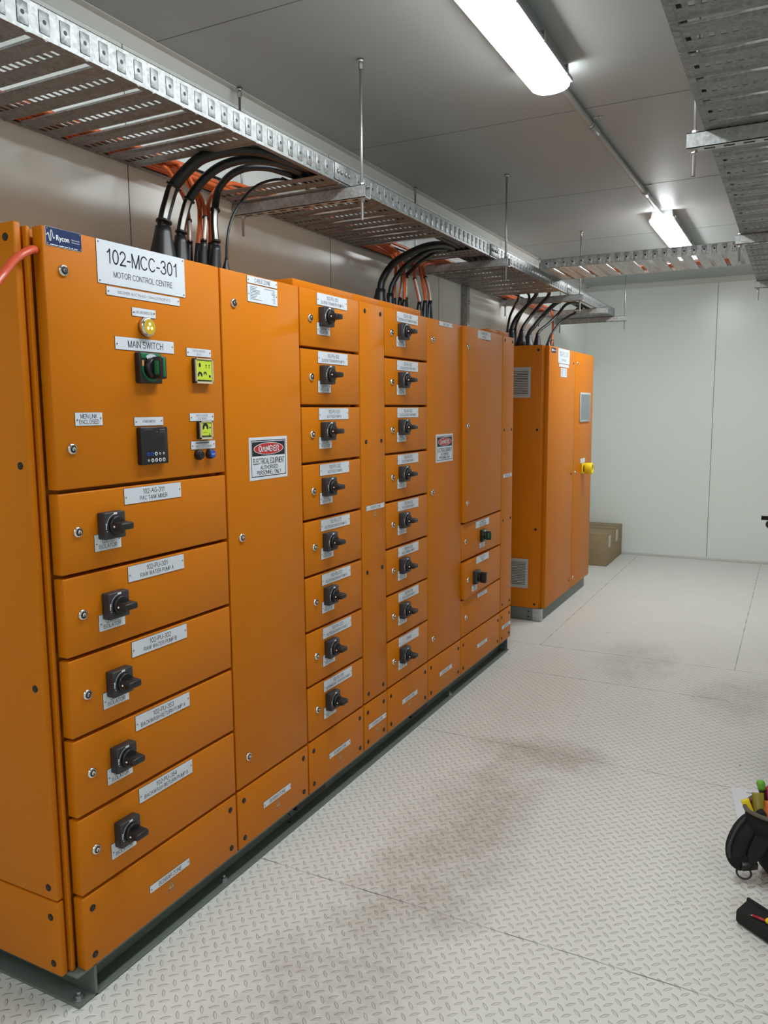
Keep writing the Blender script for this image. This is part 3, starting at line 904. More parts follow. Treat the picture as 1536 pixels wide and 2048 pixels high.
# ---- last busbar column
c = column(7, 'narrow orange busbar cabinet at the far end of the long row')
y0, y1 = YC[7], YC[8]
p = door(c, y0, y1, ROWS[8], ZT + G, name='busbar_cover')
caps(p, [(y, z) for y in (4.266, 4.393) for z in (1.8035, 1.3115, .800, .3115)])
part('label_plate', label_mb(['BUSBAR ZONE'], .152, .020, 4.330, 1.0525, hs=[.010], marg=.68), LM, p)
part('warning_sticker', tri_mb(4.331, 1.023), TM, p)
cover(c, y0, y1, 4.338, w=.155)
b = MB(); b.box(XBACK, -.024, YC[7] + .001, 4.392, ZT - .001, 1.8555, 0, .002); part('roof_cap', b, ['orange'], c)

# ---- plinth under the row
t = thing('switchboard_plinth', 'grey steel channel plinth along the floor under the long row of orange cabinets', 'plinth', (-.2, 2.82, 0))
b = MB()
for z0, z1 in ((0, .007), (.0795, .0865)): b.box(-.060, -.004, 1.262, 4.385, z0, z1, 0, .0015)
b.box(-.066, -.058, 1.262, 4.385, .001, .086)
part('front_channel', b, ['plinth'], t)
b = MB()
for z0, z1 in ((0, .007), (.0795, .0865)): b.box(-.415, -.006, 1.204, 1.262, z0, z1, 0, .0015)
b.box(-.415, -.006, 1.254, 1.262, .001, .086)
part('end_channel', b, ['plinth'], t)
b = MB()
for z0, z1 in ((0, .007), (.0795, .0865)): b.box(-.415, -.008, 4.386, 4.420, z0, z1, 0, .0015)
b.box(-.415, -.008, 4.386, 4.392, .001, .086)
part('end_channel', b, ['plinth'], t)
b = MB()
for z0, z1 in ((0, .007), (.0795, .0865)): b.box(-.415, -.365, 1.262, 4.385, z0, z1)
b.box(-.371, -.365, 1.262, 4.385, .001, .086)
part('rear_channel', b, ['plinth'], t)
for (x, y) in ((-.030, 1.225), (-.026, 1.775), (-.026, 3.55)):
    b = MB(); b.lathe((x, y, .007), (0, 0, 1), [(0, .015), (.0025, .015)], 16, 0); b.lathe((x, y, .0095), (0, 0, 1), [(0, .0095), (.008, .0095)], 6, 0, False); b.cyl((x, y, .017), (x, y, .026), .005, None, 10, 0)
    part('anchor_bolt', b, ['steel_rod'], t)
for (ya, yb_) in ((2.17, 2.36), (3.10, 3.27)):
    b = MB(); b.box(-.0576, -.022, ya, yb_, .046, .0792, 0); part('dark_plinth_gap', b, ['cap'], t)  # solid black block painted in for a shaded opening in the plinth
b = MB(); b.tube([(-.05, 2.125, .060), (-.03, 2.125, .058), (-.018, 2.128, .045), (-.020, 2.130, .028), (-.034, 2.133, .018)], .0022, 6, 0, 5)
part('loose_wire', b, ['rubber'], t)

# ------------------------------------------------------------------ control cabinet at the back
PY0, PY1, PZT = 5.145, 6.405, 1.838
t = thing('control_cabinet', 'separate two-door orange cabinet at the back with a touch panel and yellow knob', 'electrical cabinet', (-.21, 5.77, 0))
b = MB(); b.box(-.425, -.048, PY0 - .012, PY1, ZBOT, PZT - .001, 0, .003); b.box(-.060, -.029, PY0 - .0115, PY0 - .0035, ZBOT + .001, PZT - .001, 0, .002); part('body', b, ['orange'], t)
b = MB(); b.box(-.425, -.036, PY0 - .030, PY0 - .0135, ZBOT + .001, PZT, 0, .003); sp = part('end_panel', b, ['orange'], t)
side_caps(sp, PY0 - .030, [(-.064, z) for z in (1.806, 1.290, .628, .116)])
def vent(z0, z1):
    b = MB(); ys = PY0 - .030
    b.box(-.330, -.110, ys - .007, ys, z0, z1, 0, .003)
    b.box(-.312, -.128, ys - .0076, ys - .0068, z0 + .018, z1 - .018, 1)
    n = 15
    for k in range(n):
        z = z0 + .022 + (z1 - z0 - .044) * k / (n - 1)
        b.box(-.312, -.128, ys - .0105, ys - .0072, z - .0038, z + .0030, 0)
    part('vent_grille', b, ['vent', 'vent_dark'], sp)
vent(1.500, 1.699); vent(.222, .423)
ym = 5.832
dl = door(t, PY0 - .004, ym, ZBOT - G, PZT + G - .003, name='left_door')
drr = door(t, ym, PY1 + .004, ZBOT - G, PZT + G - .003, name='right_door')
caps(dl, [(5.775, z) for z in (1.749, .954, .156)])
locks(drr, [(5.885, z) for z in (1.753, .954, .160)])
b = MB(); b.box(0, .0016, 5.198, 5.300, 1.794, 1.825, 0); b.box(.0016, .0018, 5.205, 5.225, 1.803, 1.817, 1); b.text('Rycon', (.0019, 5.258, 1.811), .010, 1, width=.055, bold=True)
part('company_badge', b, ['navy', 'white'], dl)
part('name_plate', label_mb(['102-PLC-301', 'CONTROL PANEL'], .300, .098, 5.505, 1.782, hs=[.030, .012], screws='corner', marg=.8), ['plate', 'plate_edge', 'ink_grey', 'screw'], dl)
part('label_plate', label_mb([], .265, .020, 5.510, 1.719), LM, dl)
lb = label_mb([], .165, .060, 5.508, 1.673)
for k in range(7): lb.box(.0016, .0018, 5.44, 5.44 + (.05, .06, .04, .055, .05, .035, .06)[k], 1.694 - .007 * k, 1.696 - .007 * k, 2); lb.box(.0016, .0018, 5.535, 5.575, 1.694 - .007 * k, 1.696 - .007 * k, 2)
part('data_plate', lb, ['plate', 'plate_edge', 'ink_grey', 'screw'], dl)
b = MB(); b.box(0, .010, 5.975, 6.290, 1.326, 1.546, 1, .003); b.box(.0095, .0112, 5.990, 6.275, 1.341, 1.531, 0)
part('touch_panel', b, ['hmi', 'hmi_frame'], drr)
part('label_plate', label_mb([], .150, .036, 6.115, 1.030), LM, drr)
b = MB(); b.box(0, .012, 6.075, 6.165, .930, 1.010, 0, .004); b.cyl((.012, 6.120, .970), (.030, 6.120, .970), .024, None, 20, 1)
part('knob_base', b, ['yellow', 'black'], drr)
b = MB(); b.lathe((.022, 6.120, .970), (1, 0, 0), [(0, .036), (.004, .043), (.052, .045), (.056, .042), (.056, .030), (.040, .029)], 30, 0)
b.lathe((.050, 6.120, .970), (1, 0, 0), [(0, .026), (.010, .025), (.014, .018)], 22, 1)
part('emergency_knob', b, ['yellow', 'tool_red'], drr)
b = MB(); b.box(-.415, -.018, PY0 - .030, 6.33, .001, ZBOT, 0, .002); part('plinth', b, ['plinth'], t)
b = MB(); b.box(-.075, -.014, PY0 - .034, PY0 + .006, .0015, ZBOT - .002, 0, .002)
for z in (.026, .062): b.lathe((-.105, PY0 - .030, z), (0, -1, 0), [(0, .006), (.001, .005)], 10, 1)
part('corner_bracket', b, ['galv_channel_and_lit_lip', 'cap'], t)

# ------------------------------------------------------------------ cable trays
def tray_floor(y0, y1, xa, xb, z, pitch, phase, slot_pitch, sw, sh, along='y'):
    """perforated tray floor: long slots between bands that carry a row of short slots"""
    b = MB()
    prof = [(.000, 0.0), (.009, .0), (.013, .0035), (.019, .0045), (.026, .0010), (.032, 0.0)]
    half = pitch / 2
    def pt(s, tt, dz): return (s, tt, z + dz) if along == 'y' else (tt, s, z + dz)
    k0 = math.floor((y0 - phase) / pitch) - 1
    k1 = math.ceil((y1 - phase) / pitch) + 1
    for k in range(k0, k1 + 1):
        c = phase + k * pitch           # centre of the long slot
        if c < y0 - pitch or c > y1 + pitch: continue
        rows = [-.012, .012, .017, .024, .034, half - sh / 2, half + sh / 2, pitch - .034, pitch - .024, pitch - .017, pitch - .012]
        zz = [0, 0, -.0012, -.0030, 0, 0, 0, 0, -.0030, -.0012, 0]
        for i in range(len(rows) - 1):
            a, e = c + rows[i], c + rows[i + 1]
            if e <= y0 or a >= y1: continue
            za, ze = zz[i], zz[i + 1]
            a = max(a, y0); e = min(e, y1)
            def q(s0, s1):
                b.quad(pt(s0, a, za), pt(s1, a, za), pt(s1, e, ze), pt(s0, e, ze))
            if i == 0:
                q(xa, xa + .012); q(xb - .012, xb)
                for w_ in (a, e):      # turned-up slot edges; brighter zinc paints in their lamp-lit line
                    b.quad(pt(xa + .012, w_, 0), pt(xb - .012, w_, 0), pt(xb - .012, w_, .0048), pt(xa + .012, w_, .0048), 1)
            elif i == 5:
                q(xa, xa + .020)
                n = int((xb - xa - .040) / slot_pitch)
                st = (xb - xa - .040) / n
                for j in range(n):
                    s = xa + .020 + j * st
                    q(s + sw, s + st)
                q(xb - .020, xb)
            else: q(xa, xb)
    return b

def rail_mb(y0, y1, x, z0, z1, face, pitch, phase, along='y', emboss=True):
    """side rail: web, lips and a row of pressed tabs with dark discs for holes; face = +1/-1 outward direction"""
    b = MB()
    def bx(s0, s1, t0, t1, a, e, m=0, bev=0):
        s0, s1 = min(s0, s1), max(s0, s1)
        if along == 'y': b.box(s0, s1, t0, t1, a, e, m, bev)
        else: b.box(t0, t1, s0, s1, a, e, m, bev)
    bx(x, x - face * .0015, y0, y1, z0, z1)
    bx(x, x - face * .014, y0, y1, z1 - .0015, z1)
    bx(x + face * .001, x - face * .016, y0, y1, z0 - .0015, z0)
    if emboss:
        k = math.ceil((y0 + .02 - phase) / pitch)
        zc = (z0 + z1) / 2 - .002
        while phase + k * pitch < y1 - .02:
            c = phase + k * pitch
            bx(x, x + face * .0012, c - .013, c + .013, zc - .021, zc + .023, 0, .0010)
            o = (x + face * .0012, c, zc + .002) if along == 'y' else (c, x + face * .0012, zc + .002)
            ax = (face, 0, 0) if along == 'y' else (0, face, 0)
            b.lathe(o, ax, [(-.0005, .0048), (.0003, .0048)], 10, 1)  # dark disc on the face stands in for the shade inside a hole
            k += 1
    return b

TX0, TX1, TZ, TZT = -.412, .055, 2.1835, 2.2455
tr = thing('cable_tray', 'long galvanised cable tray hung above the orange cabinets beside the left wall', 'cable tray', ((TX0 + TX1) / 2, 3, TZ))
part('side_rail', rail_mb(-1.2, 6.88, TX1, TZ, TZT, 1, .0522, 1.165), ['galv', 'cap'], tr)
part('side_rail', rail_mb(-1.2, 6.88, TX0, TZ, TZT, -1, .0522, 1.165, emboss=False), ['galv', 'cap'], tr)
for (a, e) in ((-1.2, 1.945), (2.285, 3.340), (3.655, 3.825), (4.00, 5.235), (6.26, 6.88)):
    o = part('perforated_floor', tray_floor(a, e, TX0, TX1, TZ, .1525, 1.196, .0205, .0110, .024), ['galv', 'galv_channel_and_lit_lip'], tr)
    sd = o.modifiers.new('thickness', 'SOLIDIFY'); sd.thickness = .0016; sd.offset = 0
# splice plates with bolts on the near rail
for yy in (2.415, 3.915, 5.40):
    b = MB(); b.box(TX1 + .0012, TX1 + .004, yy - .055, yy + .055, TZ + .004, TZT - .004, 0, .001)
    for k in (-.036, -.014, .014, .036): b.lathe((TX1 + .004, yy + k, TZ + .032), (1, 0, 0), [(0, .0075), (.0035, .0065), (.006, .003)], 12, 0)
    part('splice_plate', b, ['galv'], tr)

RX0, RX1 = 1.190, 1.657
tr2 = thing('cable_tray', 'galvanised cable tray crossing the upper right corner of the picture', 'cable tray', ((RX0 + RX1) / 2, 3, TZ))
part('side_rail', rail_mb(-1.2, 5.42, RX1, TZ, TZT, 1, .0522, 1.165, emboss=False), ['galv', 'cap'], tr2)
part('side_rail', rail_mb(-1.2, 5.42, RX0, TZ, TZT, -1, .0522, 1.165), ['galv', 'cap'], tr2)
o = part('perforated_floor', tray_floor(-1.2, 5.42, RX0, RX1, TZ, .1525, 1.769, .0215, .0110, .020), ['galv', 'galv_channel_and_lit_lip'], tr2)
sd = o.modifiers.new('thickness', 'SOLIDIFY'); sd.thickness = .0016; sd.offset = 0

CY0, CY1, CZ, CZT = 4.735, 5.195, 2.2490, 2.3020
tr3 = thing('cable_tray', 'short galvanised cable tray bridging the room between the two long trays near the back', 'cable tray', (.8, 4.96, CZ))
part('side_rail', rail_mb(.050, 1.655, CY0, CZ, CZT, -1, .0510, .09, along='x'), ['galv_channel_and_lit_lip', 'cap'], tr3)
part('side_rail', rail_mb(.050, 1.655, CY1, CZ, CZT, 1, .0510, .09, along='x'), ['galv_channel_and_lit_lip', 'cap'], tr3)
o = part('perforated_floor', tray_floor(.050, 1.655, CY0, CY1, CZ, .1530, .135, .0205, .0110, .024, along='x'), ['galv_channel_and_lit_lip', 'galv_channel_and_lit_lip'], tr3)
sd = o.modifiers.new('thickness', 'SOLIDIFY'); sd.thickness = .0016; sd.offset = 0

# ------------------------------------------------------------------ trapeze hangers
def hanger(x0, x1, rods, y, label, group, slots=True):
    zt, h = TZ - .0025, .041
    t = thing('trapeze_hanger', label, 'hanger', ((x0 + x1) / 2, y, zt - h), group)
    b = MB()
    zb = zt - h
    b.box(x0, x1, y - .0205, y - .0185, zb, zt); b.box(x0, x1, y + .0185, y + .0205, zb, zt)
    b.box(x0, x1, y - .0205, y + .0205, zb, zb + .0022)
    b.box(x0, x1, y - .0205, y - .010, zt - .002, zt); b.box(x0, x1, y + .010, y + .0205, zt - .002, zt)
    k = x0 + .045
    while k < x1 - .05:
        b.box(k, k + .028, y - .0065, y + .0065, zb - .0004, zb + .0004, 1); k += .050  # slots not cut: dark strips give the shade of the openings
    part('channel', b, ['galv_channel_and_lit_lip', 'cap'], t)
    for xr in rods:
        b = MB()
        b.cyl((xr, y, zb - .070), (xr, y, ZC - .002), .0047, None, 10, 0)
        z = zb - .070
        while z < zb - .006:
            b.lathe((xr, y, z), (0, 0, 1), [(0, .0044), (.0008, .0052), (.0016, .0044)], 10, 0); z += .0024
        part('threaded_rod', b, ['steel_rod'], t)
        for z0, z1, z2 in ((zb - .009, zb - .0015, zb - .0015), (zt + .0015, zt, zt)):
            b = MB(); b.lathe((xr, y, z0), (0, 0, 1), [(0, .0095), (.008, .0095)], 6, 0, False); b.lathe((xr, y, z1), (0, 0, 1), [(0, .013), (.0018, .013)], 16, 0)
            part('hex_nut', b, ['steel'], t)
        b = MB(); b.lathe((xr, y, ZC - .034), (0, 0, 1), [(0, .0085), (.018, .0085), (.022, .006)], 6, 0, False); b.lathe((xr, y, ZC - .012), (0, 0, 1), [(0, .010), (.010, .011)], 14, 0)
        part('ceiling_anchor', b, ['steel'], t)
    return t
GH = 'hangers under the left tray'
hanger(-.445 + .015, .125, (-.400, .102), 2.463, 'trapeze hanger under the left tray, nearest one, above the sludge pump cabinet', GH)
hanger(-.430, .122, (-.400, .104), 3.957, 'trapeze hanger under the left tray, second from the camera, above the distribution cabinet', GH)
hanger(-.430, .140, (-.400, .120), 5.428, 'trapeze hanger under the left tray where black cables drop to the back cabinet', GH)
hanger(-.430, .130, (-.400,), 6.235, 'trapeze hanger under the left tray, second to last, without a rod on its aisle end', GH)
hanger(-.430, .158, (-.400, .140), 6.860, 'trapeze hanger at the very end of the left tray, close to the back wall', GH)
GR = 'hangers under the right tray'
hanger(1.142, 1.705, (1.161, 1.685), 2.463, 'large bright trapeze hanger under the right tray, nearest the camera', GR)
hanger(1.169, 1.715, (1.186, 1.695), 3.957, 'middle trapeze hanger under the right tray', GR)
hanger(1.180, 1.715, (1.200, 1.695), 5.428, 'small trapeze hanger at the far end of the right tray', GR)

# wall channel behind the cabinets
b = MB(); b.box(XL + .001, XL + .040, 4.700, 4.741, .02, TZ - .004, 0, .002)
b.lathe((XL + .040, 4.720, 2.085), (1, 0, 0), [(0, .012), (.006, .012), (.012, .006)], 6, 1, False)
solo('wall_channel', b, ['galv_channel_and_lit_lip', 'steel'], 'vertical steel channel on the left wall behind the last cabinets', 'channel')

# ------------------------------------------------------------------ batten lights and conduit
def batten(y0, y1, x, label, lens='lens'):
    t = thing('batten_light', label, 'ceiling light', (x, (y0 + y1) / 2, ZC), 'ceiling batten lights')
    b = MB()
    hw = .058
    sec = [(-hw, 0), (hw, 0), (hw + .004, -.040), (hw + .015, -.048), (hw + .015, -.060), (-hw - .015, -.060), (-hw - .015, -.048), (-hw - .004, -.040)]
    n = len(sec)
    vs = []
    for y in (y0 + .02, y1 - .02): vs += [(x + a, y, ZC + e) for a, e in sec]
    b.add(vs, [tuple(range(n)), tuple(range(2 * n - 1, n - 1, -1))] + [(i, n + i, n + (i + 1) % n, (i + 1) % n) for i in range(n)])
    part('housing', b, ['lampbody'], t)
    b = MB()
    # diffuser: rounded channel with closed, rounded ends
    w, dpt, zt = .067, .034, ZC - .058
    prof = []
    for k in range(13):
        a = PI * k / 12
        prof.append((-math.cos(a) * w * (1.0 if True else 1), -(math.sin(a) ** .7) * dpt))
    rows = []
    for s, y in ((.0, y0), (.55, y0 + .004), (.85, y0 + .016), (1.0, y0 + .040), (1.0, y1 - .040), (.85, y1 - .016), (.55, y1 - .004), (.0, y1)):
        sx = .55 + .45 * s
        rows.append([(x + a * sx, y, zt + e * max(s, .02)) for a, e in prof])
    m_ = len(prof); vs = [q for rw in rows for q in rw]
    fs = [(i * m_ + k, i * m_ + k + 1, (i + 1) * m_ + k + 1, (i + 1) * m_ + k) for i in range(len(rows) - 1) for k in range(m_ - 1)]
    b.add(vs, fs, 0, True)
    part('diffuser', b, [lens], t)
    k = 0
    y = y1 - .09
    while y > y0 + .03:
        b = MB(); b.box(x + hw + .012, x + hw + .018, y - .006, y + .006, ZC - .064, ZC - .030, 0, .001)
        b.box(x + hw + .002, x + hw + .016, y - .004, y + .004, ZC - .036, ZC - .030, 0, .001)
        part('clip', b, ['steel'], t)
        y -= .27
batten(1.355, 2.855, .645, 'lit batten light on the ceiling at the top edge, nearest the camera')
batten(5.085, 6.585, .675, 'lit batten light on the ceiling at the back, half behind the bridging tray', 'lens_far')
batten(-1.35, .15, .640, 'unseen lit batten light behind the camera, set close to brighten the near cabinet end')  # unseen fitting, position chosen to put more light on the end panel
b = MB()
t = thing('conduit', 'grey round conduit running along the ceiling between the two lights', 'conduit', (.655, 3.97, ZC - .03))
b.tube([(.648, 2.832, ZC - .022), (.650, 3.42, ZC - .020), (.662, 4.20, ZC - .021), (.668, 4.60, ZC - .022), (.672, 4.98, ZC - .024), (.675, 5.108, ZC - .026)], .0125, 14, 0, 6)
part('pipe', b, ['conduit'], t)
for (x, y) in ((.651, 3.45), (.667, 4.57)):
    b = MB(); b.cyl((x - .0008, y - .05, ZC - .020), (x + .0008, y + .05, ZC - .021), .0150, None, 16, 0); part('coupling', b, ['conduit'], t)
    b = MB(); b.tube([(x - .030, y - .07, ZC - .002), (x - .016, y - .07, ZC - .004), (x - .013, y - .07, ZC - .026), (x, y - .07, ZC - .036), (x + .013, y - .07, ZC - .026), (x + .016, y - .07, ZC - .004), (x + .045, y - .07, ZC - .003)], .0022, 6, 0, 4)
    b.lathe((x + .040, y - .07, ZC - .0005), (0, 0, -1), [(0, .007), (.004, .005)], 10, 0)
    part('saddle', b, ['steel'], t)
b = MB(); b.tube([(.64, 2.853, ZC - .015), (.655, 2.885, ZC - .030), (.648, 2.905, ZC - .044), (.632, 2.895, ZC - .040), (.630, 2.860, ZC - .025)], .003, 6, 0, 5)
part('cable_loop', b, ['rubber'], t)

# ------------------------------------------------------------------ cables dropping into the cabinets
TOPZ = ZT - .001
def drop(path, rad, base_r, sh_h, label, group, mat='rubber', zbase=TOPZ, tail=None, sleeve=None, seg=10):
    """cable from the tray to a tapered shroud on the cabinet top; path starts at the shroud tip"""
    p0 = Vector(path[0])
    base = Vector((p0.x - .004, p0.y - .006, zbase))
    t = thing('power_cable' if rad > .007 else 'control_cable', label, 'cable', base, group)
    b = MB()
    pts = [(base.x, base.y, zbase + .012)] + list(path) + (list(tail) if tail else [])
    b.tube(pts, rad, seg, 0, 6)
    part('sheath', b, [mat], t)
    b = MB(); hh = max(.05, (p0.z - zbase))
    up = (p0 - base).normalized()
    b.lathe(base, up, [(0, base_r), (hh * .30, base_r), (hh * .34, base_r * .96), (hh * .86, rad * 1.45), (hh * 1.0, rad * 1.30)], 20, 0)
    part('gland_shroud', b, ['black'], t)
    if sleeve:
        P = catmull(pts, 8)
        i0, i1 = sleeve
        seg_p = P[int(i0 * 8):int(i1 * 8) + 1]
        off = Vector((.80, -.60, 0)) * (rad + .0012)
        b = MB(); b.tube([q + off for q in seg_p], .0085 if rad > .009 else .0045, 8, 0, 1, flat=.35 if rad > .009 else None)
        part('marker_sleeve', b, ['sleeve'], t)
        b = MB()
        for q, dq in ((seg_p[0], seg_p[1] - seg_p[0]), (seg_p[-1], seg_p[-1] - seg_p[-2])):
            b.lathe(q - dq.normalized() * .003 + off * .35, dq, [(0, rad * 1.35), (.006, rad * 1.35)], 12, 0)
        part('cable_tie', b, ['black'], t)
    return t

G1 = 'cables into the first cable zone'
# black feeders
drop([(-.23, 1.852, 1.968), (-.225, 1.876, 2.048), (-.21, 1.886, 2.09), (-.17, 1.903, 2.135), (-.13, 1.93, 2.17), (-.07, 1.992, 2.198), (-.03, 2.058, 2.208), (-.008, 2.158, 2.209), (.010, 2.315, 2.209)],
     .0175, .042, .14, 'thickest black cable, leftmost shroud behind the big name plate', G1, tail=[(.022, 2.5, 2.206), (.033, 2.9, 2.205), (.0335, 3.35, 2.205), (.0335, 3.9, 2.205), (.0335, 5.1, 2.205)], sleeve=(1.15, 2.9), seg=14)
drop([(-.23, 1.926, 1.954), (-.225, 1.941, 2.02), (-.21, 1.952, 2.068), (-.17, 1.975, 2.125), (-.13, 2.004, 2.162), (-.08, 2.043, 2.184), (-.05, 2.11, 2.196), (-.034, 2.186, 2.202), (-.026, 2.293, 2.203)],
     .0135, .031, .12, 'thick black cable in the second shroud from the left behind the big name plate', G1, tail=[(-.014, 2.5, 2.202), (.001, 2.9, 2.201), (.001, 3.6, 2.201), (.001, 5.1, 2.201)], sleeve=(1.15, 2.9), seg=14)
drop([(-.19, 2.040, 1.943), (-.20, 2.050, 2.020), (-.205, 2.068, 2.084), (-.2, 2.08, 2.125), (-.16, 2.088, 2.161), (-.12, 2.12, 2.185), (-.09, 2.183, 2.198), (-.074, 2.244, 2.199), (-.066, 2.295, 2.199)],
     .0115, .022, .12, 'black cable arching right beside the orange ones at the first tray opening', G1, tail=[(-.050, 2.5, 2.199), (-.0265, 2.9, 2.199), (-.0265, 4.4, 2.199)], sleeve=(1.15, 2.6), seg=12)
drop([(-.15, 2.042, 1.901), (-.15, 2.05, 1.966), (-.15, 2.077, 2.03), (-.14, 2.125, 2.098), (-.12, 2.169, 2.143), (-.1, 2.222, 2.17), (-.1, 2.287, 2.188)],
     .0042, .017, .075, 'thin black cable rising alone from a small cone at the cable zone label', G1, tail=[(-.1, 2.33, 2.1915), (-.1, 2.8, 2.1915)])
O = [('O1', [(-.26, 2.000, 1.953), (-.27, 2.012, 2.020), (-.285, 2.016, 2.087), (-.3, 1.985, 2.14), (-.33, 1.966, 2.185)], 'orange cable in the leftmost small shroud, just right of the second black one', (-.335, 1.80, 2.197)),
     ('O2', [(-.23, 2.007, 1.947), (-.24, 2.029, 2.02), (-.26, 2.048, 2.086), (-.295, 2.048, 2.139), (-.318, 2.003, 2.192)], 'orange cable, second of the small shrouds behind the big name plate', (-.318, 1.80, 2.197)),
     ('O3', [(-.20, 1.996, 1.950), (-.215, 2.025, 2.026), (-.250, 2.056, 2.087), (-.278, 2.046, 2.138), (-.302, 2.010, 2.193)], 'orange cable, third of the small shrouds behind the big name plate', (-.302, 1.80, 2.197)),
     ('O4', [(-.225, 2.06, 1.958), (-.235, 2.072, 2.029), (-.25, 2.083, 2.072), (-.275, 2.138, 2.128), (-.282, 2.228, 2.184)], 'orange cable bending right from the last small shroud at the first tray opening', (-.280, 2.42, 2.197))]
for k, (nm, pth, lab, tl) in enumerate(O):
    tl2 = (tl[0], tl[1] - 2.6, tl[2]) if k < 3 else (tl[0], tl[1] + 1.0, tl[2])
    drop(pth, .0072, .0150, .1, lab, G1, 'orange_cable', tail=[tl, tl2], sleeve=(1.1, 2.1) if k in (0, 2) else None)
# orange cables lying in the tray
for k, (x, z, a, e) in enumerate(((-.3560, 2.1945, -1.1, 6.7), (-.3745, 2.1945, -1.1, 6.7), (-.3930, 2.1945, -1.1, 6.7), (-.3650, 2.2105, -1.1, 5.6), (-.3840, 2.2105, -1.1, 5.6))):
    pts = []
    n = 26
    for i in range(n + 1):
        y = a + (e - a) * i / n
        pts.append((x + random.uniform(-.0014, .0014), y, z + random.uniform(-.0003, .0005)))
    b = MB(); b.tube(pts, .0075, 8, 0, 2)
    solo('tray_cable', b, 'orange_cable', 'orange cable lying lengthwise on the left tray along its wall side', 'cable', 'orange cables lying in the left tray')
for k, (x, y0_, y1_) in enumerate(((-.255, 2.35, 4.8), (-.232, 3.68, 4.8), (-.205, 3.8, 4.8))):
    pts = [(x + random.uniform(-.003, .003), y0_ + (y1_ - y0_) * i / 10, 2.1955) for i in range(11)]
    b = MB(); b.tube(pts, .0075, 8, 0, 2)
    solo('tray_cable', b, 'orange_cable', 'orange cable lying along the middle of the left tray', 'cable', 'orange cables in the middle of the left tray')
for k, (y, z) in enumerate(((5.060, 2.2625), (5.082, 2.2625), (5.104, 2.2625), (5.126, 2.2625))):
    pts = [(.02 + 1.6 * i / 12, y + random.uniform(-.0025, .0025), z) for i in range(13)]
    b = MB(); b.tube(pts, .0075, 8, 0, 2)
    solo('tray_cable', b, 'orange_cable', 'orange cable lying in the bridging tray along its far side', 'cable', 'orange cables in the bridging tray')

G2 = 'cables into the second cable zone'
drop([(-.23, 3.229, 1.964), (-.225, 3.252, 2.018), (-.2, 3.294, 2.079), (-.15, 3.352, 2.129), (-.09, 3.422, 2.168), (-.058, 3.555, 2.193), (-.055, 3.813, 2.2035)], .0165, .044, .14,
     'thickest black cable arching from the second tray opening, nearest shroud of that bunch', G2, tail=[(-.055, 4.0, 2.204), (-.055, 4.8, 2.204)], seg=12)
drop([(-.23, 3.325, 1.956), (-.22, 3.345, 2.013), (-.19, 3.38, 2.074), (-.14, 3.414, 2.121), (-.11, 3.480, 2.158), (-.092, 3.600, 2.184)], .0120, .032, .12,
     'medium black cable in the second shroud of the second tray opening', G2, tail=[(-.087, 3.8, 2.1995), (-.087, 4.7, 2.1995)], seg=12)
drop([(-.23, 3.482, 1.954), (-.22, 3.469, 2.048), (-.19, 3.463, 2.074), (-.15, 3.464, 2.106), (-.125, 3.520, 2.143), (-.116, 3.610, 2.175)], .0090, .022, .11,
     'thinner black cable behind the two thick ones at the second tray opening', G2, tail=[(-.111, 3.8, 2.1965), (-.111, 4.7, 2.1965)], sleeve=(1.1, 2.0), seg=10)
for k, (pth, lab, tl) in enumerate((
    ([(-.265, 3.434, 1.951), (-.272, 3.455, 2.024), (-.290, 3.500, 2.117), (-.322, 3.505, 2.176), (-.331, 3.43, 2.195)], 'leftmost orange cable behind the black pair at the second tray opening', (-.331, 3.25, 2.197)),
    ([(-.235, 3.435, 1.947), (-.243, 3.474, 2.05), (-.27, 3.508, 2.118), (-.3, 3.52, 2.165), (-.3145, 3.445, 2.194)], 'second orange cable behind the black pair at the second tray opening', (-.3145, 3.25, 2.197)),
    ([(-.195, 3.400, 1.935), (-.210, 3.435, 2.030), (-.240, 3.488, 2.079), (-.283, 3.540, 2.163), (-.297, 3.452, 2.195)], 'third orange cable behind the black pair at the second tray opening', (-.298, 3.25, 2.197)))):
    drop(pth, .0072, .0145, .1, lab, G2, 'orange_cable', tail=[tl, (tl[0], tl[1] - .75, tl[2])], sleeve=(1.1, 2.2) if k == 1 else None)
for k, (pth, lab, tl) in enumerate((
    ([(-.15, 3.468, 1.926), (-.17, 3.475, 2.003), (-.19, 3.497, 2.049), (-.22, 3.577, 2.106), (-.26, 3.748, 2.172)], 'left one of three orange cables in separate cones over the second danger sign', (-.28, 3.9, 2.198)),
    ([(-.15, 3.534, 1.943), (-.18, 3.573, 2.029), (-.21, 3.605, 2.097), (-.24, 3.681, 2.142), (-.28, 3.872, 2.185)], 'middle one of three orange cables in separate cones over the second danger sign', (-.30, 4.05, 2.198)),
    ([(-.15, 3.587, 1.943), (-.18, 3.634, 2.018), (-.21, 3.654, 2.085), (-.24, 3.712, 2.14), (-.28, 3.922, 2.186)], 'right one of three orange cables in separate cones over the second danger sign', (-.32, 4.1, 2.198)))):
    drop(pth, .0075, .0200, .1, lab, G2, 'orange_cable', tail=[tl, (tl[0], tl[1] + .8, tl[2])], sleeve=(1.1, 2.8) if k != 1 else None)

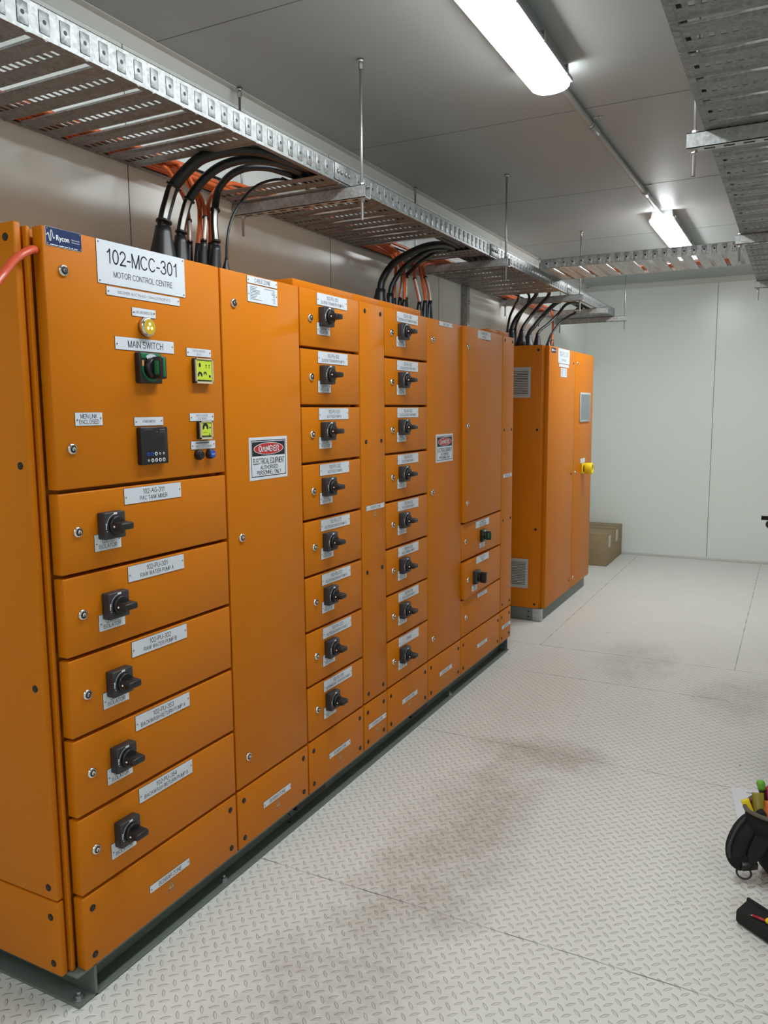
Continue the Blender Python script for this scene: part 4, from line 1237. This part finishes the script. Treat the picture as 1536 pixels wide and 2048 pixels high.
G3 = 'cables into the back control cabinet'
PT = PZT - .001
for (pth, rad, br, lab, mat, tl) in (
    ([(-.30, 5.19, 1.942), (-.30, 5.24, 2.05), (-.275, 5.33, 2.170)], .0085, .021, 'leftmost black cable dropping to the back control cabinet', 'rubber', [(-.27, 5.28, 2.196), (-.262, 4.95, 2.196)]),
    ([(-.29, 5.241, 1.959), (-.27, 5.281, 2.039), (-.22, 5.335, 2.115), (-.165, 5.355, 2.180)], .0130, .029, 'thick black cable, second into the back control cabinet', 'rubber', [(-.15, 5.30, 2.202), (-.14, 4.9, 2.199)]),
    ([(-.28, 5.294, 1.969), (-.265, 5.350, 2.060), (-.22, 5.370, 2.140)], .0085, .020, 'thin black cable just behind the second one to the back control cabinet', 'rubber', [(-.20, 5.30, 2.198), (-.19, 4.9, 2.196)]),
    ([(-.215, 5.235, 1.951), (-.185, 5.340, 2.052), (-.13, 5.372, 2.128), (-.075, 5.360, 2.180)], .0120, .032, 'long slanting black cable, middle of those over the back control cabinet', 'rubber', [(-.06, 5.28, 2.200), (-.06, 4.9, 2.199)]),
    ([(-.25, 5.500, 1.947), (-.22, 5.530, 2.001), (-.19, 5.575, 2.056), (-.15, 5.634, 2.12), (-.1, 5.678, 2.172)], .0155, .040, 'thickest black cable into the back control cabinet, beyond the third hanger', 'rubber', [(-.08, 5.85, 2.205), (-.08, 6.3, 2.203)]),
    ([(-.2, 5.551, 1.953), (-.16, 5.676, 2.029), (-.12, 5.783, 2.106), (-.08, 5.841, 2.174)], .0105, .029, 'black cable right of the thickest one over the back control cabinet', 'rubber', [(-.045, 6.0, 2.200), (-.045, 6.5, 2.197)]),
    ([(-.2, 5.824, 1.919), (-.18, 5.853, 1.983), (-.15, 5.951, 2.061), (-.12, 6.11, 2.125)], .0085, .030, 'rightmost black cable curving into the back control cabinet', 'rubber', [(-.11, 6.20, 2.150), (-.11, 6.30, 2.194), (-.11, 6.6, 2.196)]),
    ([(-.22, 5.986, 1.942), (-.25, 6.11, 2.069), (-.28, 6.19, 2.150)], .0085, .022, 'lone orange cable dropping to the back control cabinet', 'orange_cable', [(-.30, 6.15, 2.197), (-.31, 5.8, 2.197)])):
    drop(pth, rad, br, .1, lab, G3, mat, zbase=PT, tail=tl)

# red-orange hose coming out of the left end
b = MB(); b.tube([(-.014, 1.2175, 1.775), (-.010, 1.206, 1.773), (-.003, 1.188, 1.765), (.006, 1.160, 1.750), (.020, 1.133, 1.733), (.040, 1.099, 1.708), (.052, 1.074, 1.688), (.072, 1.015, 1.632), (.090, .93, 1.52), (.095, .85, 1.30), (.07, .78, .8), (.03, .75, .3), (0, .73, .08), (-.05, .70, .012), (-.2, .62, .0095)], .0088, 14, 0, 6)
solo('earth_lead', b, 'earth_cable', 'thick red-orange lead coming out at the left edge of the first cabinet door', 'cable')

# ------------------------------------------------------------------ cartons
def carton(x0, x1, y0, y1, h, label, flap):
    t = thing('carton', label, 'box', ((x0 + x1) / 2, (y0 + y1) / 2, 0), 'cartons by the back wall')
    b = MB(); b.box(x0, x1, y0, y1, .001, h - .003, 0, .003)
    part('body', b, ['card'], t)
    b = MB(); ym_ = (y0 + y1) / 2
    b.box(x0, x1, y0 + .001, ym_ - .0015, h - .003, h, 0); part('flap', b, ['card'], t)
    b = MB(); b.box(x0, x1, ym_ + .0015, y1 - .001, h - .003, h + flap, 0); 
    part('flap', b, ['card'], t)
    b = MB(); b.box(x0 - .0006, x1 + .0008, ym_ - .028, ym_ + .028, h + flap, h + flap + .0008, 0); b.box(x1, x1 + .0009, ym_ - .028, ym_ + .028, h - .10, h + .0008, 0)
    part('tape', b, ['card_tape'], t)
    b = MB(); b.box(x1, x1 + .0012, y0 + .06, y0 + .15, h - .13, h - .02, 0); part('label_sticker', b, ['card_label'], t)
carton(-.400, -.022, 7.215, 7.550, .293, 'brown carton in front, nearer one beside the orange control cabinet', 0.0)
carton(-.405, -.026, 7.560, 7.915, .300, 'brown carton behind, the one touching the back wall', 0.001)

# ------------------------------------------------------------------ things at the right edge
# paper
b = MB()
ang = math.radians(9.0); o = Vector((1.303, 3.122, .0022)); ux = Vector((math.cos(ang), math.sin(ang), 0)); uy = Vector((math.sin(ang), -math.cos(ang), 0))
def pp(a, c, dz=0): return o + ux * a + uy * c + Vector((0, 0, dz))
W_, H_ = .21, .272
n = 8
for i in range(n):
    for j in range(n):
        def zz(i_, j_): return .0015 * math.sin(i_ * .9) * math.sin(j_ * .7) + .0015
        b.quad(pp(W_ * i / n, H_ * (j + 1) / n, zz(i, j + 1)), pp(W_ * (i + 1) / n, H_ * (j + 1) / n, zz(i + 1, j + 1)), pp(W_ * (i + 1) / n, H_ * j / n, zz(i + 1, j)), pp(W_ * i / n, H_ * j / n, zz(i, j)), 0)
for (a, c, w, h) in ((.05, .03, .13, .004), (.10, .038, .06, .004), (.055, .088, .018, .007), (.09, .092, .016, .007), (.125, .095, .016, .007), (.055, .112, .016, .009), (.088, .116, .016, .009), (.05, .150, .012, .060), (.070, .150, .012, .066), (.10, .150, .05, .004), (.06, .235, .030, .006), (.10, .235, .05, .006)):
    b.quad(pp(a, c + h, .0032), pp(a + w, c + h, .0032), pp(a + w, c, .0032), pp(a, c, .0032), 1)
sheet = solo('paper_sheet', b, ['paper', 'ink_grey'], 'white printed sheet lying on the floor under the tool bag', 'paper')
sd = sheet.modifiers.new('thickness', 'SOLIDIFY'); sd.thickness = .0003

# tool bag: open soft body, rim, padded shoulder strap with buckle
t = thing('tool_bag', 'black open tool bag stuffed with hand tools at the right edge of the floor', 'tool bag', (1.60, 2.80, 0))
def ringpts(cx, cy, hx, hy, z, n=24, p=3.0, rot=0.0):
    out = []
    for k in range(n):
        a = 2 * PI * k / n
        ca, sa = math.cos(a), math.sin(a)
        x = hx * math.copysign(abs(ca) ** (2 / p), ca); y = hy * math.copysign(abs(sa) ** (2 / p), sa)
        out.append((cx + x * math.cos(rot) - y * math.sin(rot), cy + x * math.sin(rot) + y * math.cos(rot), z))
    return out
def loft(b, rings, m=0, smooth=True, close_bottom=False):
    n = len(rings[0]); vs = [q for rr in rings for q in rr]
    b.add(vs, [(i * n + k, i * n + (k + 1) % n, (i + 1) * n + (k + 1) % n, (i + 1) * n + k) for i in range(len(rings) - 1) for k in range(n)], m, smooth)
    if close_bottom: b.add(rings[0], [tuple(range(n - 1, -1, -1))], m)
BR = math.radians(-15)
b = MB()
loft(b, [ringpts(1.535, 2.585, .095, .060, .003, rot=BR), ringpts(1.53, 2.58, .110, .072, .03, rot=BR), ringpts(1.518, 2.565, .122, .080, .10, rot=BR), ringpts(1.505, 2.545, .128, .082, .18, rot=BR), ringpts(1.50, 2.54, .126, .078, .222, rot=BR),
         ringpts(1.50, 2.54, .120, .073, .221, rot=BR), ringpts(1.508, 2.55, .112, .070, .13, rot=BR), ringpts(1.51, 2.55, .10, .06, .10, rot=BR), ringpts(1.51, 2.55, .005, .005, .10, rot=BR)], 0, True, True)
part('bag_body', b, ['fabric'], t)
b = MB()
P0 = ringpts(1.50, 2.54, .125, .078, .220, 24, 3.0, BR)
b.tube(P0 + [P0[0]], .0065, 8, 0, 2); part('rim', b, ['khaki'], t)
def ribbon(b, pts, widths, thick, m=0, side=None):
    P = catmull(pts, 6)
    vs, fs = [], []
    nP = len(P)
    for i, p in enumerate(P):
        tt = (P[min(i + 1, nP - 1)] - P[max(i - 1, 0)]).normalized()
        s = Vector(side) if side else Vector((0, 0, 1))
        s = (s - tt * s.dot(tt)).normalized()
        nn = tt.cross(s)
        f_ = i / (nP - 1) * (len(widths) - 1); i0 = min(int(f_), len(widths) - 2); w = widths[i0] + (widths[i0 + 1] - widths[i0]) * (f_ - i0)
        for (a, c) in ((-1, -.6), (-1, .6), (-.8, 1), (.8, 1), (1, .6), (1, -.6), (.8, -1), (-.8, -1)):
            vs.append(p + s * a * w / 2 + nn * c * thick / 2)
    for i in range(nP - 1):
        for k in range(8): fs.append((i * 8 + k, i * 8 + (k + 1) % 8, (i + 1) * 8 + (k + 1) % 8, (i + 1) * 8 + k))
    b.add(vs, fs, m, True); b.add(vs[:8], [tuple(range(7, -1, -1))], m); b.add(vs[-8:], [tuple(range(8))], m)
strap = [(1.425, 2.560, .195), (1.400, 2.540, .182), (1.372, 2.512, .145), (1.358, 2.492, .105), (1.362, 2.482, .075), (1.382, 2.488, .060)]
b = MB(); ribbon(b, strap, [.04, .055, .062, .060, .055, .048], .022, 0, (.75, .35, .55)); part('shoulder_strap', b, ['fabric'], t)
b = MB(); ribbon(b, [(p[0] - .020, p[1] - .010, p[2] + .002) for p in strap[1:-1]], [.008, .009, .009, .008], .024, 0, (.75, .35, .55)); part('strap_trim', b, ['fabric_grey'], t)
b = MB(); ribbon(b, [(1.388, 2.486, .062), (1.400, 2.490, .095), (1.420, 2.498, .140), (1.450, 2.515, .200)], [.040, .055, .070, .070], .010, 0, (.7, -.5, .1)); part('webbing', b, ['fabric'], t)
b = MB(); b.box(-.024, .024, -.010, .010, -.012, .012, 0, .004)
ob = place('buckle', b.mesh('buckle', ['black']), t, (1.396, 2.482, .060), (math.radians(20), math.radians(-8), math.radians(25)))
b = MB()
rp = [(1.383 + .020 * math.cos(2 * PI * k / 16), 2.470 + .012 * math.sin(2 * PI * k / 16), .040 + .012 * math.sin(2 * PI * k / 16)) for k in range(17)]
b.tube(rp, .0030, 8, 0, 2); part('ring', b, ['black'], t)
b = MB(); ribbon(b, [(1.475, 2.462, .215), (1.476, 2.448, .17), (1.490, 2.452, .10), (1.515, 2.480, .03)], [.05, .05, .05, .05], .008, 0, (1, -.2, .1)); part('side_flap', b, ['fabric_grey'], t)

def tool(name, label, cat, pts, rads, mats, tip=None, flat=None):
    b = MB(); b.tube(pts, rads, 10, 0, 4, flat=flat)
    return solo(name, b, mats, label, cat)
tool('screwdriver', 'green and black handled screwdriver standing upright in the tool bag', 'screwdriver', [(1.445, 2.600, .14), (1.424, 2.618, .215), (1.416, 2.623, .245)], [.006, .010, .010, .010], ['black'])
b = MB(); b.tube([(1.4165, 2.6225, .243), (1.412, 2.626, .262), (1.410, 2.627, .270)], [.0115, .0125, .010], 12, 0, 3); ob = part('handle_end', b, ['tool_green'], bpy.data.objects['screwdriver'])
tool('cable_cutter', 'magenta gripped cutter at the back of the tool bag', 'cutter', [(1.47, 2.585, .14), (1.442, 2.628, .215), (1.436, 2.640, .236), (1.452, 2.630, .235), (1.49, 2.58, .15)], [.010, .013, .014, .013, .010], ['tool_pink'])
def bar(name, label, cat, p0, p1, w, th, mats, side=(0, 0, 1), extra=None):
    b = MB(); P0, P1 = Vector(p0), Vector(p1)
    ribbon(b, [P0, P0.lerp(P1, .3), P0.lerp(P1, .7), P1], [w, w, w, w], th, 0, side)
    if extra: extra(b, P0, P1)
    return solo(name, b, mats, label, cat)
bar('spirit_level', 'olive yellow torpedo level leaning in the near corner of the tool bag', 'level', (1.424, 2.535, .135), (1.406, 2.600, .240), .034, .018, ['olive'], (1, .1, .2))
bar('utility_knife', 'yellow utility knife poking out at the left of the tool bag', 'knife', (1.412, 2.528, .150), (1.372, 2.546, .236), .024, .013, ['yellow', 'black'], (.9, .3, .4),
    lambda b, a, c: b.tube([a.lerp(c, .05) + Vector((-.010, -.010, .006)), a.lerp(c, .5) + Vector((-.010, -.010, .006))], .0025, 6, 1, 1))
tool('pliers', 'red handled pliers tip beside the yellow utility knife', 'pliers', [(1.415, 2.575, .13), (1.396, 2.585, .195), (1.388, 2.590, .225)], [.007, .008, .006], ['tool_red'])
tool('pliers', 'orange gripped pliers in the middle of the tool bag', 'pliers', [(1.450, 2.530, .13), (1.440, 2.560, .195), (1.438, 2.575, .232)], [.012, .014, .012], ['tool_orange'])
tool('wire_stripper', 'orange wire stripper under the webbing of the tool bag', 'pliers', [(1.475, 2.515, .13), (1.465, 2.525, .190), (1.466, 2.535, .220)], [.011, .013, .010], ['tool_orange'])
tool('steel_rule', 'bright steel rule standing in the tool bag', 'ruler', [(1.475, 2.56, .13), (1.448, 2.60, .248)], [.004, .004], ['steel'])

# zip case with a screwdriver on it
t = thing('tool_case', 'small black soft case lying on the floor below the tool bag', 'case', (1.50, 2.17, 0))
ca, sa = math.cos(math.radians(-37)), math.sin(math.radians(-37))
def cp(a, c, z): return (1.372 + a * ca - c * sa, 2.268 + a * sa + c * ca, z)
b = MB(); bb = bmesh.new(); bmesh.ops.create_cube(bb, size=1.0)
for q in bb.verts: q.co = Vector((.13 + q.co.x * .26, .0245 + q.co.y * .049, (.003 if q.co.z < 0 else (.040 if q.co.y < 0 else .060))))
bmesh.ops.bevel(bb, geom=list(bb.edges), offset=.008, segments=3, affect='EDGES', profile=.5)
for q in bb.verts: q.co = Vector(cp(q.co.x, q.co.y, q.co.z))
b.bm(bb, 0, True); part('case_body', b, ['fabric'], t)
b = MB(); bb = bmesh.new(); bmesh.ops.create_cube(bb, size=1.0)
for q in bb.verts: q.co = Vector((.13 + q.co.x * .262, .048 + q.co.y * .010, .052 + q.co.z * .022))
bmesh.ops.bevel(bb, geom=list(bb.edges), offset=.004, segments=2, affect='EDGES', profile=.5)
for q in bb.verts: q.co = Vector(cp(q.co.x, q.co.y, q.co.z))
b.bm(bb, 0, True); part('zip_flap', b, ['fabric'], t)
t = thing('screwdriver', 'red insulated screwdriver resting on the small black case', 'screwdriver', cp(.06, .012, .045))
b = MB(); b.tube([cp(.043, .008, .0470), cp(.052, .010, .0482)], [.0018, .0026], 8, 0, 1); part('tip', b, ['steel'], t)
b = MB(); b.tube([cp(.050, .0095, .0490), cp(.090, .0175, .0530)], [.0034, .0034], 10, 0, 1); part('shaft', b, ['tool_red'], t)
b = MB(); b.tube([cp(.086, .0168, .0545), cp(.094, .0185, .0560), cp(.140, .028, .0620), cp(.175, .035, .0640)], [.005, .0075, .0075, .006], 12, 0, 3); part('handle', b, ['yellow'], t)

# second dark bag, only its edge shows
b = MB()
loft(b, [ringpts(1.585, 3.42, .145, .17, .002), ringpts(1.585, 3.42, .160, .185, .05), ringpts(1.585, 3.42, .155, .18, .14), ringpts(1.59, 3.42, .10, .12, .19), ringpts(1.59, 3.42, .01, .01, .20)], 0, True, True)
solo('duffel_bag', b, 'fabric', 'dark bag just cut off by the right edge above the tool bag', 'bag')

# hand trolley beyond the right edge
t = thing('hand_trolley', 'black hand trolley with a straight grip at the right edge before the back wall', 'trolley', (1.48, 5.0, 0))
b = MB(); b.tube([(1.305, 5.0, .797), (1.62, 5.0, .797)], .0125, 12, 0, 1); b.lathe((1.305, 5, .797), (-1, 0, 0), [(0, .0135), (.008, .012)], 12, 0); part('grip', b, ['black'], t)
b = MB(); b.tube([(1.345, 5.0, .770), (1.385, 5.0, .40), (1.425, 5.0, .06)], .011, 12, 0, 2)
b.tube([(1.640, 5.0, .770), (1.640, 5.0, .40), (1.640, 5.0, .06)], .011, 12, 0, 2); part('frame', b, ['black'], t)
for x in (1.343, 1.640):
    b = MB(); b.lathe((x, 4.985, .762), (0, 1, 0), [(0, .022), (.03, .022)], 18, 0); b.lathe((x, 4.984, .762), (0, -1, 0), [(0, .010), (.002, .009)], 12, 1); part('pivot', b, ['black', 'dgrey'], t)
b = MB(); b.box(1.43, 1.66, 4.80, 5.02, .020, .030, 0, .003); part('toe_plate', b, ['dgrey'], t)
for x in (1.455, 1.630):
    b = MB(); b.lathe((x - .012, 5.03, .052), (1, 0, 0), [(0, .045), (.004, .050), (.020, .050), (.024, .045)], 20, 0); part('wheel', b, ['rubber'], t)
